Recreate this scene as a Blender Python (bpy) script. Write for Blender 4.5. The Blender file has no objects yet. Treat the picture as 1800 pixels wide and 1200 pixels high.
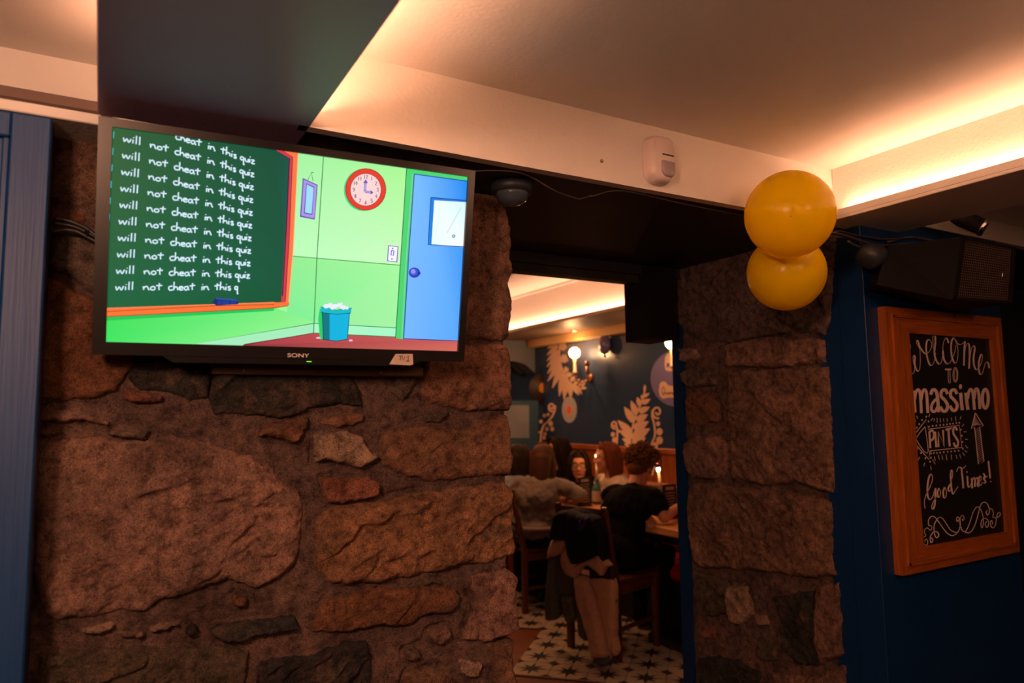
import bpy, math, random
import numpy as np
from mathutils import Vector, Matrix

SC = bpy.context.scene
COL = SC.collection
PI = math.pi

# ------------------------------------------------------------------ camera
FPX = 1258.0
CAM = np.array([0.0, 0.0, 1.5])
def _n(v):
    v = np.array(v, float); return v / np.linalg.norm(v)
_vx = _n((2200, -95, -FPX)); _vy = _n((-725, -135, -FPX))
_m = _n(_vx + _vy); _d = _n(_vx - _vy); _vx = _n(_m + _d); _vy = _n(_m - _d)
RW = np.array([_vx, _vy, np.cross(_vx, _vy)])      # camera -> world rotation
cam_data = bpy.data.cameras.new('camera')
cam = bpy.data.objects.new('camera', cam_data)
COL.objects.link(cam)
cam_data.sensor_width = 36.0
cam_data.lens = FPX / 1800 * 36.0
cam_data.clip_start = 0.05
_M = Matrix([[*map(float, RW[i])] for i in range(3)]).to_4x4()
_M.translation = Vector(CAM)
cam.matrix_world = _M
cam_data.dof.use_dof = True
cam_data.dof.focus_distance = 2.1
cam_data.dof.aperture_fstop = 2.4
SC.camera = cam

# ------------------------------------------------------------------ view, world, room lights
SC.view_settings.view_transform = 'Standard'
SC.view_settings.look = 'None'
SC.view_settings.gamma = 1.0
SC.view_settings.use_curve_mapping = False
SC.view_settings.exposure = 0.0
world = bpy.data.worlds.new('world'); SC.world = world
world.use_nodes = True
world.node_tree.nodes['Background'].inputs[0].default_value = (1.0, 0.55, 0.35, 1)
world.node_tree.nodes['Background'].inputs[1].default_value = 0.004

def area_light(name, loc, target, size, energy, color, size_y=None, spread=None):
    d = bpy.data.lights.new(name, 'AREA'); d.energy = energy; d.color = color
    d.shape = 'RECTANGLE' if size_y else 'SQUARE'; d.size = size
    if size_y: d.size_y = size_y
    if spread: d.spread = spread
    o = bpy.data.objects.new(name, d); COL.objects.link(o)
    o.location = loc
    o.rotation_euler = (Vector(target) - Vector(loc)).to_track_quat('-Z', 'Y').to_euler()
    return o
def strip_light(name, x, y0, y1, z, energy, color, w=0.012, tilt=0.0):
    """LED tape lying in a cove channel, shining up"""
    d = bpy.data.lights.new(name, 'AREA'); d.energy = energy; d.color = color
    d.shape = 'RECTANGLE'; d.size = w; d.size_y = abs(y1 - y0)
    o = bpy.data.objects.new(name, d); COL.objects.link(o)
    o.location = (x, (y0 + y1) / 2, z)
    o.rotation_euler = (PI, tilt, 0)
    return o
LED = (1.0, 0.43, 0.235)
strip_light('cove_led_right', 2.183, -1.4, 1.50, 2.1660, 11.0, LED, tilt=0.0)
strip_light('cove_led_box_right', 0.352, -1.4, 1.60, 2.1575, 19.0, LED)
strip_light('cove_led_box_left', -0.012, -1.4, 1.70, 2.1565, 6.0, LED)
strip_light('cove_led_bay_right', 2.50, -1.4, 1.45, 2.1595, 3.5, LED)
strip_light('cove_led_back_room', 3.206, 2.9, 8.0, 2.240, 20.0, (1.0, 0.44, 0.25))
area_light('room_lamp_left', (-0.60, 0.05, 2.02), (0.45, 1.8, 1.0), 0.22, 22.0, (1.0, 0.49, 0.30))
area_light('room_lamp_far', (-0.6, -2.6, 2.1), (0.8, 1.8, 1.2), 0.6, 13.0, (1.0, 0.45, 0.25))
area_light('room_fill_right', (1.5, -0.5, 2.10), (2.6, 1.5, 1.8), 0.22, 5.2, (1.0, 0.46, 0.27))  # general area light added to brighten the sign wall, no fitting there
area_light('back_room_fill', (2.4, 4.6, 2.2), (3.2, 4.5, 0.6), 0.5, 9.0, (1.0, 0.40, 0.16))  # unseen area light brightening the tables and sitters
area_light('back_room_fill_far', (3.1, 6.2, 2.2), (3.3, 5.6, 0.8), 0.5, 9.0, (1.0, 0.42, 0.18))  # unseen area light brightening the far end, no fitting of its own

def point_light(name, loc, energy, color, r=0.02):
    d = bpy.data.lights.new(name, 'POINT'); d.energy = energy; d.color = color; d.shadow_soft_size = r
    o = bpy.data.objects.new(name, d); COL.objects.link(o); o.location = loc
    return o

# ------------------------------------------------------------------ helpers: from a point of the photo to a point in the room
def ray(px, py): return RW @ np.array([px - 900.0, 600.0 - py, -FPX])
def aY(px, py, Y): r = ray(px, py); return CAM + r * ((Y - CAM[1]) / r[1])
def aX(px, py, X): r = ray(px, py); return CAM + r * ((X - CAM[0]) / r[0])
def aZ(px, py, Z): r = ray(px, py); return CAM + r * ((Z - CAM[2]) / r[2])
def aP(px, py, P, N):
    r = ray(px, py); P = np.array(P); N = np.array(N)
    return CAM + r * (np.dot(P - CAM, N) / np.dot(r, N))

def s2l(c):
    return tuple(((v / 255) / 12.92 if v / 255 <= 0.04045 else ((v / 255 + 0.055) / 1.055) ** 2.4) for v in c)

# ------------------------------------------------------------------ materials
MATS = {}
def mat(name, col, rough=0.6, metal=0.0, emit=None, es=1.0, noise=None, bump=None, coat=0.0, spec=None, alpha=None, trans=0.0, sss=0.0):
    """col linear rgb; noise=(scale, amount) darkens/lightens; bump=(scale, strength)"""
    if name in MATS: return MATS[name]
    m = bpy.data.materials.new(name); m.use_nodes = True
    nt = m.node_tree; b = nt.nodes['Principled BSDF']
    b.inputs['Base Color'].default_value = (*col, 1)
    b.inputs['Roughness'].default_value = rough
    b.inputs['Metallic'].default_value = metal
    if coat: b.inputs['Coat Weight'].default_value = coat
    if spec is not None: b.inputs['Specular IOR Level'].default_value = spec
    if trans: b.inputs['Transmission Weight'].default_value = trans
    if sss:
        b.inputs['Subsurface Weight'].default_value = sss
        b.inputs['Subsurface Radius'].default_value = (0.02, 0.008, 0.004)
    if emit:
        b.inputs['Emission Color'].default_value = (*emit, 1)
        b.inputs['Emission Strength'].default_value = es
    m.diffuse_color = (*col, 1)
    tc = None
    if noise or bump:
        tc = nt.nodes.new('ShaderNodeTexCoord')
    if noise:
        n = nt.nodes.new('ShaderNodeTexNoise'); n.inputs['Scale'].default_value = noise[0]; n.inputs['Detail'].default_value = 6
        nt.links.new(tc.outputs['Object'], n.inputs['Vector'])
        mx = nt.nodes.new('ShaderNodeMix'); mx.data_type = 'RGBA'
        a = noise[1]
        mx.inputs[6].default_value = (*[c * (1 - a) for c in col], 1)
        mx.inputs[7].default_value = (*[min(1, c * (1 + a)) for c in col], 1)
        nt.links.new(n.outputs['Fac'], mx.inputs[0]); nt.links.new(mx.outputs[2], b.inputs['Base Color'])
    if bump:
        n2 = nt.nodes.new('ShaderNodeTexNoise'); n2.inputs['Scale'].default_value = bump[0]; n2.inputs['Detail'].default_value = 5
        nt.links.new(tc.outputs['Object'], n2.inputs['Vector'])
        bp = nt.nodes.new('ShaderNodeBump'); bp.inputs['Strength'].default_value = bump[1]; bp.inputs['Distance'].default_value = 0.01
        nt.links.new(n2.outputs['Fac'], bp.inputs['Height']); nt.links.new(bp.outputs['Normal'], b.inputs['Normal'])
    MATS[name] = m
    return m

def wood(name, c1, c2, axis='Z', scale=6.0, rough=0.5, stretch=14.0):
    if name in MATS: return MATS[name]
    m = bpy.data.materials.new(name); m.use_nodes = True
    nt = m.node_tree; b = nt.nodes['Principled BSDF']; b.inputs['Roughness'].default_value = rough
    tc = nt.nodes.new('ShaderNodeTexCoord'); mp = nt.nodes.new('ShaderNodeMapping')
    sc = {'X': (1, stretch, stretch), 'Y': (stretch, 1, stretch), 'Z': (stretch, stretch, 1)}[axis]
    mp.inputs['Scale'].default_value = sc
    n = nt.nodes.new('ShaderNodeTexNoise'); n.inputs['Scale'].default_value = scale; n.inputs['Detail'].default_value = 7
    r = nt.nodes.new('ShaderNodeValToRGB')
    r.color_ramp.elements[0].position = 0.35; r.color_ramp.elements[0].color = (*c1, 1)
    r.color_ramp.elements[1].position = 0.68; r.color_ramp.elements[1].color = (*c2, 1)
    nt.links.new(tc.outputs['Object'], mp.inputs['Vector']); nt.links.new(mp.outputs['Vector'], n.inputs['Vector'])
    nt.links.new(n.outputs['Fac'], r.inputs['Fac']); nt.links.new(r.outputs['Color'], b.inputs['Base Color'])
    bp = nt.nodes.new('ShaderNodeBump'); bp.inputs['Strength'].default_value = 0.25; bp.inputs['Distance'].default_value = 0.004
    nt.links.new(n.outputs['Fac'], bp.inputs['Height']); nt.links.new(bp.outputs['Normal'], b.inputs['Normal'])
    MATS[name] = m
    return m

def stone_mat(name, mortar=None):
    m = bpy.data.materials.new(name); m.use_nodes = True
    nt = m.node_tree; L = nt.links.new; b = nt.nodes['Principled BSDF']; b.inputs['Roughness'].default_value = 0.9
    b.inputs['Specular IOR Level'].default_value = 0.25
    tc = nt.nodes.new('ShaderNodeTexCoord')
    def noise(scale, detail=8, rough=0.6, vec=None):
        n = nt.nodes.new('ShaderNodeTexNoise'); n.inputs['Scale'].default_value = scale
        n.inputs['Detail'].default_value = detail; n.inputs['Roughness'].default_value = rough
        L(vec or tc.outputs['Object'], n.inputs['Vector']); return n
    def ramp(src, stops):
        r = nt.nodes.new('ShaderNodeValToRGB')
        while len(r.color_ramp.elements) < len(stops): r.color_ramp.elements.new(0.5)
        for e, (p, c) in zip(r.color_ramp.elements, stops): e.position = p; e.color = (*c, 1)
        L(src, r.inputs['Fac']); return r
    def mul(a, bb, f=1.0):
        x = nt.nodes.new('ShaderNodeMix'); x.data_type = 'RGBA'; x.blend_type = 'MULTIPLY'; x.inputs[0].default_value = f
        L(a, x.inputs[6]); L(bb, x.inputs[7]); return x.outputs[2]
    if mortar:
        base = nt.nodes.new('ShaderNodeRGB'); base.outputs[0].default_value = (*mortar, 1); base = base.outputs[0]
    else:
        oi = nt.nodes.new('ShaderNodeObjectInfo'); base = oi.outputs['Color']
    # lime wash and pointing smeared over the stones, and warmer and cooler veins
    if not mortar:
        def mixc(a, colr, f):
            x = nt.nodes.new('ShaderNodeMix'); x.data_type = 'RGBA'; L(f, x.inputs[0]); L(a, x.inputs[6]); x.inputs[7].default_value = (*colr, 1); return x.outputs[2]
        w1 = ramp(noise(11, 7, 0.62).outputs['Fac'], [(0.54, (0, 0, 0)), (0.66, (0.62, 0.62, 0.62))])
        base = mixc(base, (0.23, 0.155, 0.125), w1.outputs[0])
        w2 = ramp(noise(24, 8, 0.7).outputs['Fac'], [(0.58, (0, 0, 0)), (0.70, (0.55, 0.55, 0.55))])
        base = mixc(base, (0.42, 0.19, 0.10), w2.outputs[0])
        w3 = ramp(noise(17, 9, 0.75).outputs['Fac'], [(0.30, (0.6, 0.6, 0.6)), (0.40, (0, 0, 0))])
        base = mixc(base, (0.10, 0.075, 0.06), w3.outputs[0])
    big = ramp(noise(7, 5).outputs['Fac'], [(0.3, (0.62, 0.56, 0.55)), (0.5, (0.95, 0.92, 0.92)), (0.72, (1.35, 1.22, 1.10))])
    mid = ramp(noise(38, 8, 0.7).outputs['Fac'], [(0.35, (0.42, 0.38, 0.37)), (0.5, (1.0, 1.0, 1.0)), (0.66, (1.5, 1.42, 1.32))])
    fine = ramp(noise(330, 4, 0.75).outputs['Fac'], [(0.36, (0.26, 0.24, 0.22)), (0.48, (1, 1, 1)), (0.68, (1.55, 1.5, 1.45))])
    c = mul(mul(mul(base, big.outputs[0]), mid.outputs[0]), fine.outputs[0])
    L(c, b.inputs['Base Color'])
    add = nt.nodes.new('ShaderNodeMath'); add.operation = 'ADD'
    n1 = noise(60, 8, 0.65); n2 = noise(300, 4, 0.7)
    mm = nt.nodes.new('ShaderNodeMath'); mm.operation = 'MULTIPLY'; mm.inputs[1].default_value = 0.6
    L(n2.outputs['Fac'], mm.inputs[0]); L(n1.outputs['Fac'], add.inputs[0]); L(mm.outputs[0], add.inputs[1])
    bp = nt.nodes.new('ShaderNodeBump'); bp.inputs['Strength'].default_value = 1.0; bp.inputs['Distance'].default_value = 0.022
    L(add.outputs[0], bp.inputs['Height']); L(bp.outputs['Normal'], b.inputs['Normal'])
    MATS[name] = m
    return m

# ------------------------------------------------------------------ mesh building
class MB:
    def __init__(s): s.v = []; s.f = []; s.mi = []; s.cur = 0
    def add(s, vs, fs):
        o = len(s.v); s.v.extend([tuple(map(float, p)) for p in vs])
        for f in fs: s.f.append(tuple(i + o for i in f)); s.mi.append(s.cur)
    def box(s, a, b, bev=0.0):
        x0, y0, z0 = a; x1, y1, z1 = b
        if bev <= 0:
            s.add([(x0,y0,z0),(x1,y0,z0),(x1,y1,z0),(x0,y1,z0),(x0,y0,z1),(x1,y0,z1),(x1,y1,z1),(x0,y1,z1)],
                  [(3,2,1,0),(4,5,6,7),(0,1,5,4),(1,2,6,5),(2,3,7,6),(3,0,4,7)]); return
        bb = min(bev, abs(x1-x0)*.49, abs(y1-y0)*.49, abs(z1-z0)*.49)
        vs = []
        for sx in (0, 1):
            for sy in (0, 1):
                for sz in (0, 1):
                    c = ((x1 if sx else x0), (y1 if sy else y0), (z1 if sz else z0))
                    d = ((-bb if sx else bb), (-bb if sy else bb), (-bb if sz else bb))
                    vs += [(c[0], c[1]+d[1], c[2]+d[2]), (c[0]+d[0], c[1], c[2]+d[2]), (c[0]+d[0], c[1]+d[1], c[2])]
        import bmesh as bmm
        bm = bmm.new(); q = [bm.verts.new(p) for p in vs]
        r = bmm.ops.convex_hull(bm, input=q)
        bm.verts.index_update()
        s.add([tuple(v.co) for v in bm.verts], [[v.index for v in f.verts] for f in bm.faces]); bm.free()
    def obox(s, c, size, rotz=0.0, tilt=(0, 0), bev=0.0):
        t = MB(); h = [k / 2 for k in size]; t.box((-h[0], -h[1], -h[2]), (h[0], h[1], h[2]), bev)
        M = Matrix.Translation(Vector(c)) @ Matrix.Rotation(rotz, 4, 'Z') @ Matrix.Rotation(tilt[0], 4, 'X') @ Matrix.Rotation(tilt[1], 4, 'Y')
        s.add([tuple(M @ Vector(p)) for p in t.v], t.f)
    def beam(s, p0, p1, w, d, up=(0, 0, 1), w1=None, d1=None):
        """rectangular bar from p0 to p1"""
        p0 = Vector(p0); p1 = Vector(p1); a = (p1 - p0).normalized(); u = Vector(up)
        if abs(a.dot(u)) > 0.99: u = Vector((1, 0, 0))
        r = a.cross(u).normalized(); u = r.cross(a).normalized()
        w1 = w1 or w; d1 = d1 or d; vs = []
        for p, ww, dd in ((p0, w, d), (p1, w1, d1)):
            for i, j in ((-1, -1), (1, -1), (1, 1), (-1, 1)): vs.append(p + r * (i * ww / 2) + u * (j * dd / 2))
        s.add(vs, [(3,2,1,0),(4,5,6,7),(0,1,5,4),(1,2,6,5),(2,3,7,6),(3,0,4,7)])
    def tube(s, pts, rad, seg=10, closed=False, flat=None):
        P = [Vector(p) for p in pts]; n = len(P)
        R = rad if isinstance(rad, (list, tuple)) else [rad] * n
        rings = []; prev = None
        for i, p in enumerate(P):
            t = (P[min(i+1, n-1)] - P[max(i-1, 0)])
            if t.length < 1e-9: t = Vector((0, 0, 1))
            t.normalize()
            if prev is None:
                u = Vector((0, 0, 1)) if abs(t.z) < 0.9 else Vector((1, 0, 0))
                if flat is not None: u = Vector(flat)
                u = (u - t * u.dot(t)).normalized()
            else:
                u = prev - t * prev.dot(t)
                u = u.normalized() if u.length > 1e-6 else prev
            prev = u; w = t.cross(u)
            k = 0.45 if flat is not None else 1.0
            rings.append([p + (u * math.cos(a) * k + w * math.sin(a)) * R[i] for a in [2 * PI * j / seg for j in range(seg)]])
        vs = [v for r in rings for v in r]; fs = []
        for i in range(n - 1):
            for j in range(seg):
                a = i * seg + j; b = i * seg + (j + 1) % seg
                fs.append((a, b, b + seg, a + seg))
        fs.append(tuple(range(seg - 1, -1, -1))); fs.append(tuple((n - 1) * seg + j for j in range(seg)))
        s.add(vs, fs)
    def cap(s, p0, r0, p1, r1, seg=12):
        """round cone"""
        p0 = Vector(p0); p1 = Vector(p1); ax = p1 - p0; L = max(ax.length, 1e-6); ax = ax / L
        pts = []; rr = []
        for k in range(4):
            a = PI / 2 * (k + 0.25) / 4.0; pts.append(p0 - ax * r0 * math.cos(a)); rr.append(r0 * math.sin(a))
        pts.append(p0); rr.append(r0); pts.append(p1); rr.append(r1)
        for k in range(3, -1, -1):
            a = PI / 2 * (k + 0.25) / 4.0; pts.append(p1 + ax * r1 * math.cos(a)); rr.append(r1 * math.sin(a))
        u = Vector((0, 0, 1)) if abs(ax.z) < 0.9 else Vector((1, 0, 0))
        u = (u - ax * u.dot(ax)).normalized(); w = ax.cross(u)
        vs = []; fs = []
        for p, r in zip(pts, rr):
            vs += [p + (u * math.cos(a) + w * math.sin(a)) * r for a in [2 * PI * j / seg for j in range(seg)]]
        n = len(pts)
        for i in range(n - 1):
            for j in range(seg):
                a = i * seg + j; b = i * seg + (j + 1) % seg; fs.append((a, b, b + seg, a + seg))
        fs.append(tuple(range(seg - 1, -1, -1))); fs.append(tuple((n - 1) * seg + j for j in range(seg)))
        s.add(vs, fs)
    def ell(s, c, radii, axes=None, nu=16, nv=10):
        c = Vector(c); A = axes or (Vector((1,0,0)), Vector((0,1,0)), Vector((0,0,1)))
        vs = [c + A[2] * radii[2]]
        for i in range(1, nv):
            t = PI * i / nv
            for j in range(nu):
                p = 2 * PI * j / nu
                vs.append(c + A[0] * (radii[0]*math.sin(t)*math.cos(p)) + A[1] * (radii[1]*math.sin(t)*math.sin(p)) + A[2] * (radii[2]*math.cos(t)))
        vs.append(c - A[2] * radii[2]); fs = []
        for j in range(nu): fs.append((0, 1 + j, 1 + (j + 1) % nu))
        for i in range(nv - 2):
            for j in range(nu):
                a = 1 + i * nu + j; b = 1 + i * nu + (j + 1) % nu; fs.append((a, a + nu, b + nu, b))
        e = len(vs) - 1; o = 1 + (nv - 2) * nu
        for j in range(nu): fs.append((e, o + (j + 1) % nu, o + j))
        s.add(vs, fs)
    def lathe(s, c, prof, seg=24, ax='Z', cap=True):
        """prof: (r, h) pairs from bottom to top around an axis"""
        vs = []; fs = []; c = Vector(c)
        for r, h in prof:
            for j in range(seg):
                a = 2 * PI * j / seg; x, y = r * math.cos(a), r * math.sin(a)
                if ax == 'Z': q = Vector((x, y, h))
                elif ax == 'Y': q = Vector((x, h, -y))
                else: q = Vector((h, x, y))
                vs.append(c + q)
        n = len(prof)
        for i in range(n - 1):
            for j in range(seg):
                a = i * seg + j; b = i * seg + (j + 1) % seg; fs.append((a, b, b + seg, a + seg))
        if cap:
            fs.append(tuple(range(seg - 1, -1, -1))); fs.append(tuple((n - 1) * seg + j for j in range(seg)))
        s.add(vs, fs)
    def prism(s, poly, d):
        """poly: 3-D outline, extruded by vector d"""
        n = len(poly); d = Vector(d); P = [Vector(p) for p in poly]
        s.add(P + [p + d for p in P], [tuple(range(n)), tuple(range(2 * n - 1, n - 1, -1))] + [(i, (i + 1) % n, n + (i + 1) % n, n + i)[::-1] for i in range(n)])
    def build(s, name, m, parent=None, smooth=False, loc=None):
        me = bpy.data.meshes.new(name); me.from_pydata(s.v, [], s.f)
        for k in (m if isinstance(m, (list, tuple)) else [m]): me.materials.append(k)
        if isinstance(m, (list, tuple)) and len(m) > 1: me.polygons.foreach_set('material_index', s.mi)
        if smooth: me.polygons.foreach_set('use_smooth', [True] * len(me.polygons))
        me.update()
        o = bpy.data.objects.new(name, me); COL.objects.link(o)
        if parent:
            o.parent = parent
            o.matrix_parent_inverse = parent.matrix_basis.inverted()
        return o

def tag(o, label=None, cat=None, group=None, kind=None):
    if label: o['label'] = label
    if cat: o['category'] = cat
    if group: o['group'] = group
    if kind: o['kind'] = kind
    return o
def empty(name, loc, label, cat, group=None):
    o = bpy.data.objects.new(name, None); COL.objects.link(o); o.location = loc; o.empty_display_size = 0.1
    return tag(o, label, cat, group)
def struct(o): o['kind'] = 'structure'; return o
def copy_tree(root, off=(0, 0, 0), rotz=0.0):
    c = root.copy(); COL.objects.link(c)
    def rec(a, b):
        for ch in [x for x in a.children]:
            d = ch.copy(); COL.objects.link(d); d.parent = b; rec(ch, d)
    rec(root, c)
    c.location = Vector(root.location) + Vector(off); c.rotation_euler[2] += rotz
    return c

# numpy noise
_rs = np.random.RandomState(7)
_T = _rs.rand(256, 256)
def vnoise(x, y, seed=0):
    x = x + seed * 17.31; y = y + seed * 9.77
    xi = np.floor(x).astype(int); yi = np.floor(y).astype(int); fx = x - xi; fy = y - yi
    fx = fx * fx * (3 - 2 * fx); fy = fy * fy * (3 - 2 * fy)
    a = _T[xi % 256, yi % 256]; b = _T[(xi + 1) % 256, yi % 256]; c = _T[xi % 256, (yi + 1) % 256]; d = _T[(xi + 1) % 256, (yi + 1) % 256]
    return (a * (1 - fx) + b * fx) * (1 - fy) + (c * (1 - fx) + d * fx) * fy - 0.5
def fbm(x, y, seed=0, octv=4, gain=0.5):
    s = 0; a = 1.0; f = 1.0
    for k in range(octv): s = s + a * vnoise(x * f, y * f, seed + k * 3); a *= gain; f *= 2.03
    return s
def ridged(x, y, seed=0, octv=3):
    s = 0; a = 1.0; f = 1.0
    for k in range(octv): s = s + a * (0.5 - 2 * np.abs(vnoise(x * f, y * f, seed + k * 5))); a *= 0.5; f *= 2.1
    return s
def sdist(px, py, poly):
    """signed distance to a polygon, positive inside"""
    P = np.array(poly); n = len(P); d = np.full(px.shape, 1e9); ins = np.zeros(px.shape, bool)
    for i in range(n):
        x0, y0 = P[i]; x1, y1 = P[(i + 1) % n]
        ex, ey = x1 - x0, y1 - y0; wx, wy = px - x0, py - y0
        t = np.clip((wx * ex + wy * ey) / max(ex * ex + ey * ey, 1e-12), 0, 1)
        d = np.minimum(d, (wx - ex * t) ** 2 + (wy - ey * t) ** 2)
        c = ((y0 > py) != (y1 > py))
        with np.errstate(divide='ignore', invalid='ignore'):
            xx = x0 + (py - y0) * ex / (ey if abs(ey) > 1e-12 else 1e-12)
        ins ^= c & (px < xx)
    d = np.sqrt(d)
    return np.where(ins, d, -d)
def catmull(pts, k=6):
    P = [np.array(p, float) for p in pts]
    if len(P) < 3: return P
    Q = [2 * P[0] - P[1]] + P + [2 * P[-1] - P[-2]]; out = []
    for i in range(1, len(Q) - 2):
        for j in range(k):
            t = j / k
            out.append(0.5 * ((2 * Q[i]) + (-Q[i-1] + Q[i+1]) * t + (2*Q[i-1] - 5*Q[i] + 4*Q[i+1] - Q[i+2]) * t*t + (-Q[i-1] + 3*Q[i] - 3*Q[i+1] + Q[i+2]) * t**3))
    out.append(P[-1]); return out
def ribbon2(pts, w, smooth=True, thin=None, k=5):
    """flat stroke in 2-D (y down): returns quads as lists of 2-D corners; thin = width of up and side strokes"""
    P = catmull(pts, k) if smooth else [np.array(p, float) for p in pts]
    n = len(P); L = []; Rr = []
    for i in range(n):
        t = P[min(i+1, n-1)] - P[max(i-1, 0)]; l = np.linalg.norm(t); t = t / l if l > 1e-9 else np.array([1., 0])
        ww = w if thin is None else thin + (w - thin) * max(0.0, t[1]) ** 0.8
        nn = np.array([-t[1], t[0]]) * ww / 2
        L.append(P[i] + nn); Rr.append(P[i] - nn)
    return [[L[i], L[i+1], Rr[i+1], Rr[i]] for i in range(n - 1)]
def disc2(c, rx, ry=None, n=16, rot=0.0):
    ry = ry or rx
    return [(c[0] + rx * math.cos(a) * math.cos(rot) - ry * math.sin(a) * math.sin(rot), c[1] + rx * math.cos(a) * math.sin(rot) + ry * math.sin(a) * math.cos(rot)) for a in [2 * PI * i / n for i in range(n)]]
def fan(mb, pts, off):
    """possibly concave flat polygon given as 3-D points, moved by off"""
    mb.add([Vector(p) + Vector(off) for p in pts], [tuple(range(len(pts)))])

# ------------------------------------------------------------------ setting: sizes of the room (metres)
ZB = 2.14        # underside of the beams
ZC = 2.335       # ceiling of the bays
YB = 1.557       # front of the cross beam
YW = 1.80        # face of the stone wall
XJ = 2.30        # face of the stone jamb
CREAM = mat('cream_paint', (0.74, 0.71, 0.66), rough=0.55, noise=(3, 0.05), bump=(90, 0.10))
DARKPAINT = mat('dark_paint', (0.018, 0.016, 0.018), rough=0.6)
BLUE = mat('navy_paint', (0.002, 0.027, 0.105), rough=0.38, noise=(5, 0.12), bump=(140, 0.10))
BLUEB = mat('navy_wall_back', (0.026, 0.052, 0.12), rough=0.25, noise=(5, 0.12), bump=(60, 0.03))
BOXP = mat('box_paint', (0.30, 0.21, 0.33), rough=0.42, bump=(120, 0.06))
def sbox(name, a, b, m, bev=0.0, parent=None):
    mb = MB(); mb.box(a, b, bev); o = mb.build(name, m, parent)
    return struct(o) if parent is None else o

# main room shell
sbox('floor', (-2.6, -4.0, -0.1), (5.2, 2.55, 0.0), wood('floor_boards', (0.05, 0.02, 0.01), (0.12, 0.05, 0.02), 'Y', 3))
sbox('ceiling', (-2.6, -4.0, ZC), (2.52, 1.90, ZC + 0.1), CREAM)
sbox('ceiling', (2.52, -4.0, 2.262), (5.2, YB, 2.36), CREAM)
sbox('wall_left', (-2.7, -4.0, 0), (-2.6, 2.0, 2.45), BLUE)
sbox('wall_back', (-2.7, -4.1, 0), (5.2, -4.0, 2.45), BLUE)
sbox('wall_right', (5.2, -4.1, 0), (5.3, 2.2, 2.45), BLUE)

# cross beam over the doorway (cream face, dark soffit behind)
sbox('trim_1', (0.36, YB, ZB), (XJ + 0.25, YB + 0.03, ZC), CREAM)
mb = MB(); mb.box((0.36, YB + 0.03, ZB + 0.003), (XJ + 0.25, 2.60, 2.36)); struct(mb.build('lintel', DARKPAINT))
sbox('trim_2', (0.95, 2.44, 2.066), (XJ + 0.25, 2.50, ZB + 0.003), DARKPAINT)
sbox('trim_2', (0.95, 2.42, 2.10), (XJ + 0.25, 2.44, ZB + 0.003), DARKPAINT)
# left bay: back face, ledge and cable tray
sbox('trim_3', (-2.6, 1.90, ZB), (0.36, 1.96, 2.45), CREAM)
sbox('trim_4', (-2.6, 1.655, 2.102), (-0.02, 1.90, 2.124), CREAM, 0.002)
sbox('trim_5', (-2.6, 1.86, 2.205), (0.0, 1.90, 2.232), mat('tray_brown', (0.16, 0.10, 0.08), 0.5), 0.003)
# boxed beams running away from the door wall: (x0, x1) of the bottom plate
def boxed_beam(name, x0, x1, y1, body0, body1, m, lip=0.026):
    mb = MB()
    mb.box((x0, -4.0, ZB), (x1, y1, ZB + 0.012), 0.002)
    mb.box((body0, -4.0, ZB + 0.012), (body1, y1, ZC))
    mb.box((x0, -4.0, ZB + 0.012), (x0 + 0.010, y1, ZB + lip))
    mb.box((x1 - 0.010, -4.0, ZB + 0.012), (x1, y1, ZB + lip))
    return mb
b = struct(boxed_beam('', -0.028, 0.383, 1.70, 0.03, 0.325, None).build('beam', BOXP))
tr = MB(); tr.box((-0.028, -4.0, ZB + 0.004), (-0.0285, 1.7, ZB + 0.02)); 
b2 = struct(boxed_beam('', 2.157, 2.526, 1.555, 2.20, 2.47, None, 0.034).build('beam', CREAM))
# cream side faces of the coffers (lining the boxed beams)
sbox('trim_6', (0.325, -4.0, ZB + 0.012), (0.329, YB, ZC), CREAM)
sbox('trim_7', (0.026, -4.0, ZB + 0.012), (0.030, YB + .14, ZC), CREAM)
# LED tape lying in the coves
LEDM = mat('led_tape', (0.9, 0.8, 0.6), 0.5, emit=(1.0, 0.55, 0.25), es=6)
for x, y1, z in ((2.183, 1.50, 0.0125), (0.352, 1.6, 0.0125), (-0.012, 1.68, 0.0125), (2.50, 1.45, 0.0125)):
    mb = MB(); mb.box((x - 0.004, -1.4, ZB + z), (x + 0.004, y1, ZB + z + 0.002)); struct(mb.build('trim_8', LEDM))
# right bay fascia, sign wall, blue linings
sbox('trim_9', (2.52, YB - 0.035, 2.180), (5.2, YB, 2.262), CREAM)
sbox('wall_front', (XJ, 1.530, 0), (3.20, 1.63, 2.18), BLUE, 0.0015)
sbox('wall_recess', (3.20, 2.10, 0), (5.3, 2.2, 2.3), DARKPAINT)
sbox('wall_recess', (3.10, 1.63, 0), (3.20, 2.2, 2.3), DARKPAINT)
sbox('ceiling', (3.20, YB, 2.18), (5.3, 2.2, 2.3), DARKPAINT)
sbox('trim_10', (XJ, 1.63, 0), (XJ + 0.2, 1.715, 2.14), BLUE)
sbox('trim_11', (XJ - 0.008, 2.44, 0), (XJ + 0.2, 2.50, 2.10), BLUE)
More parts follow.
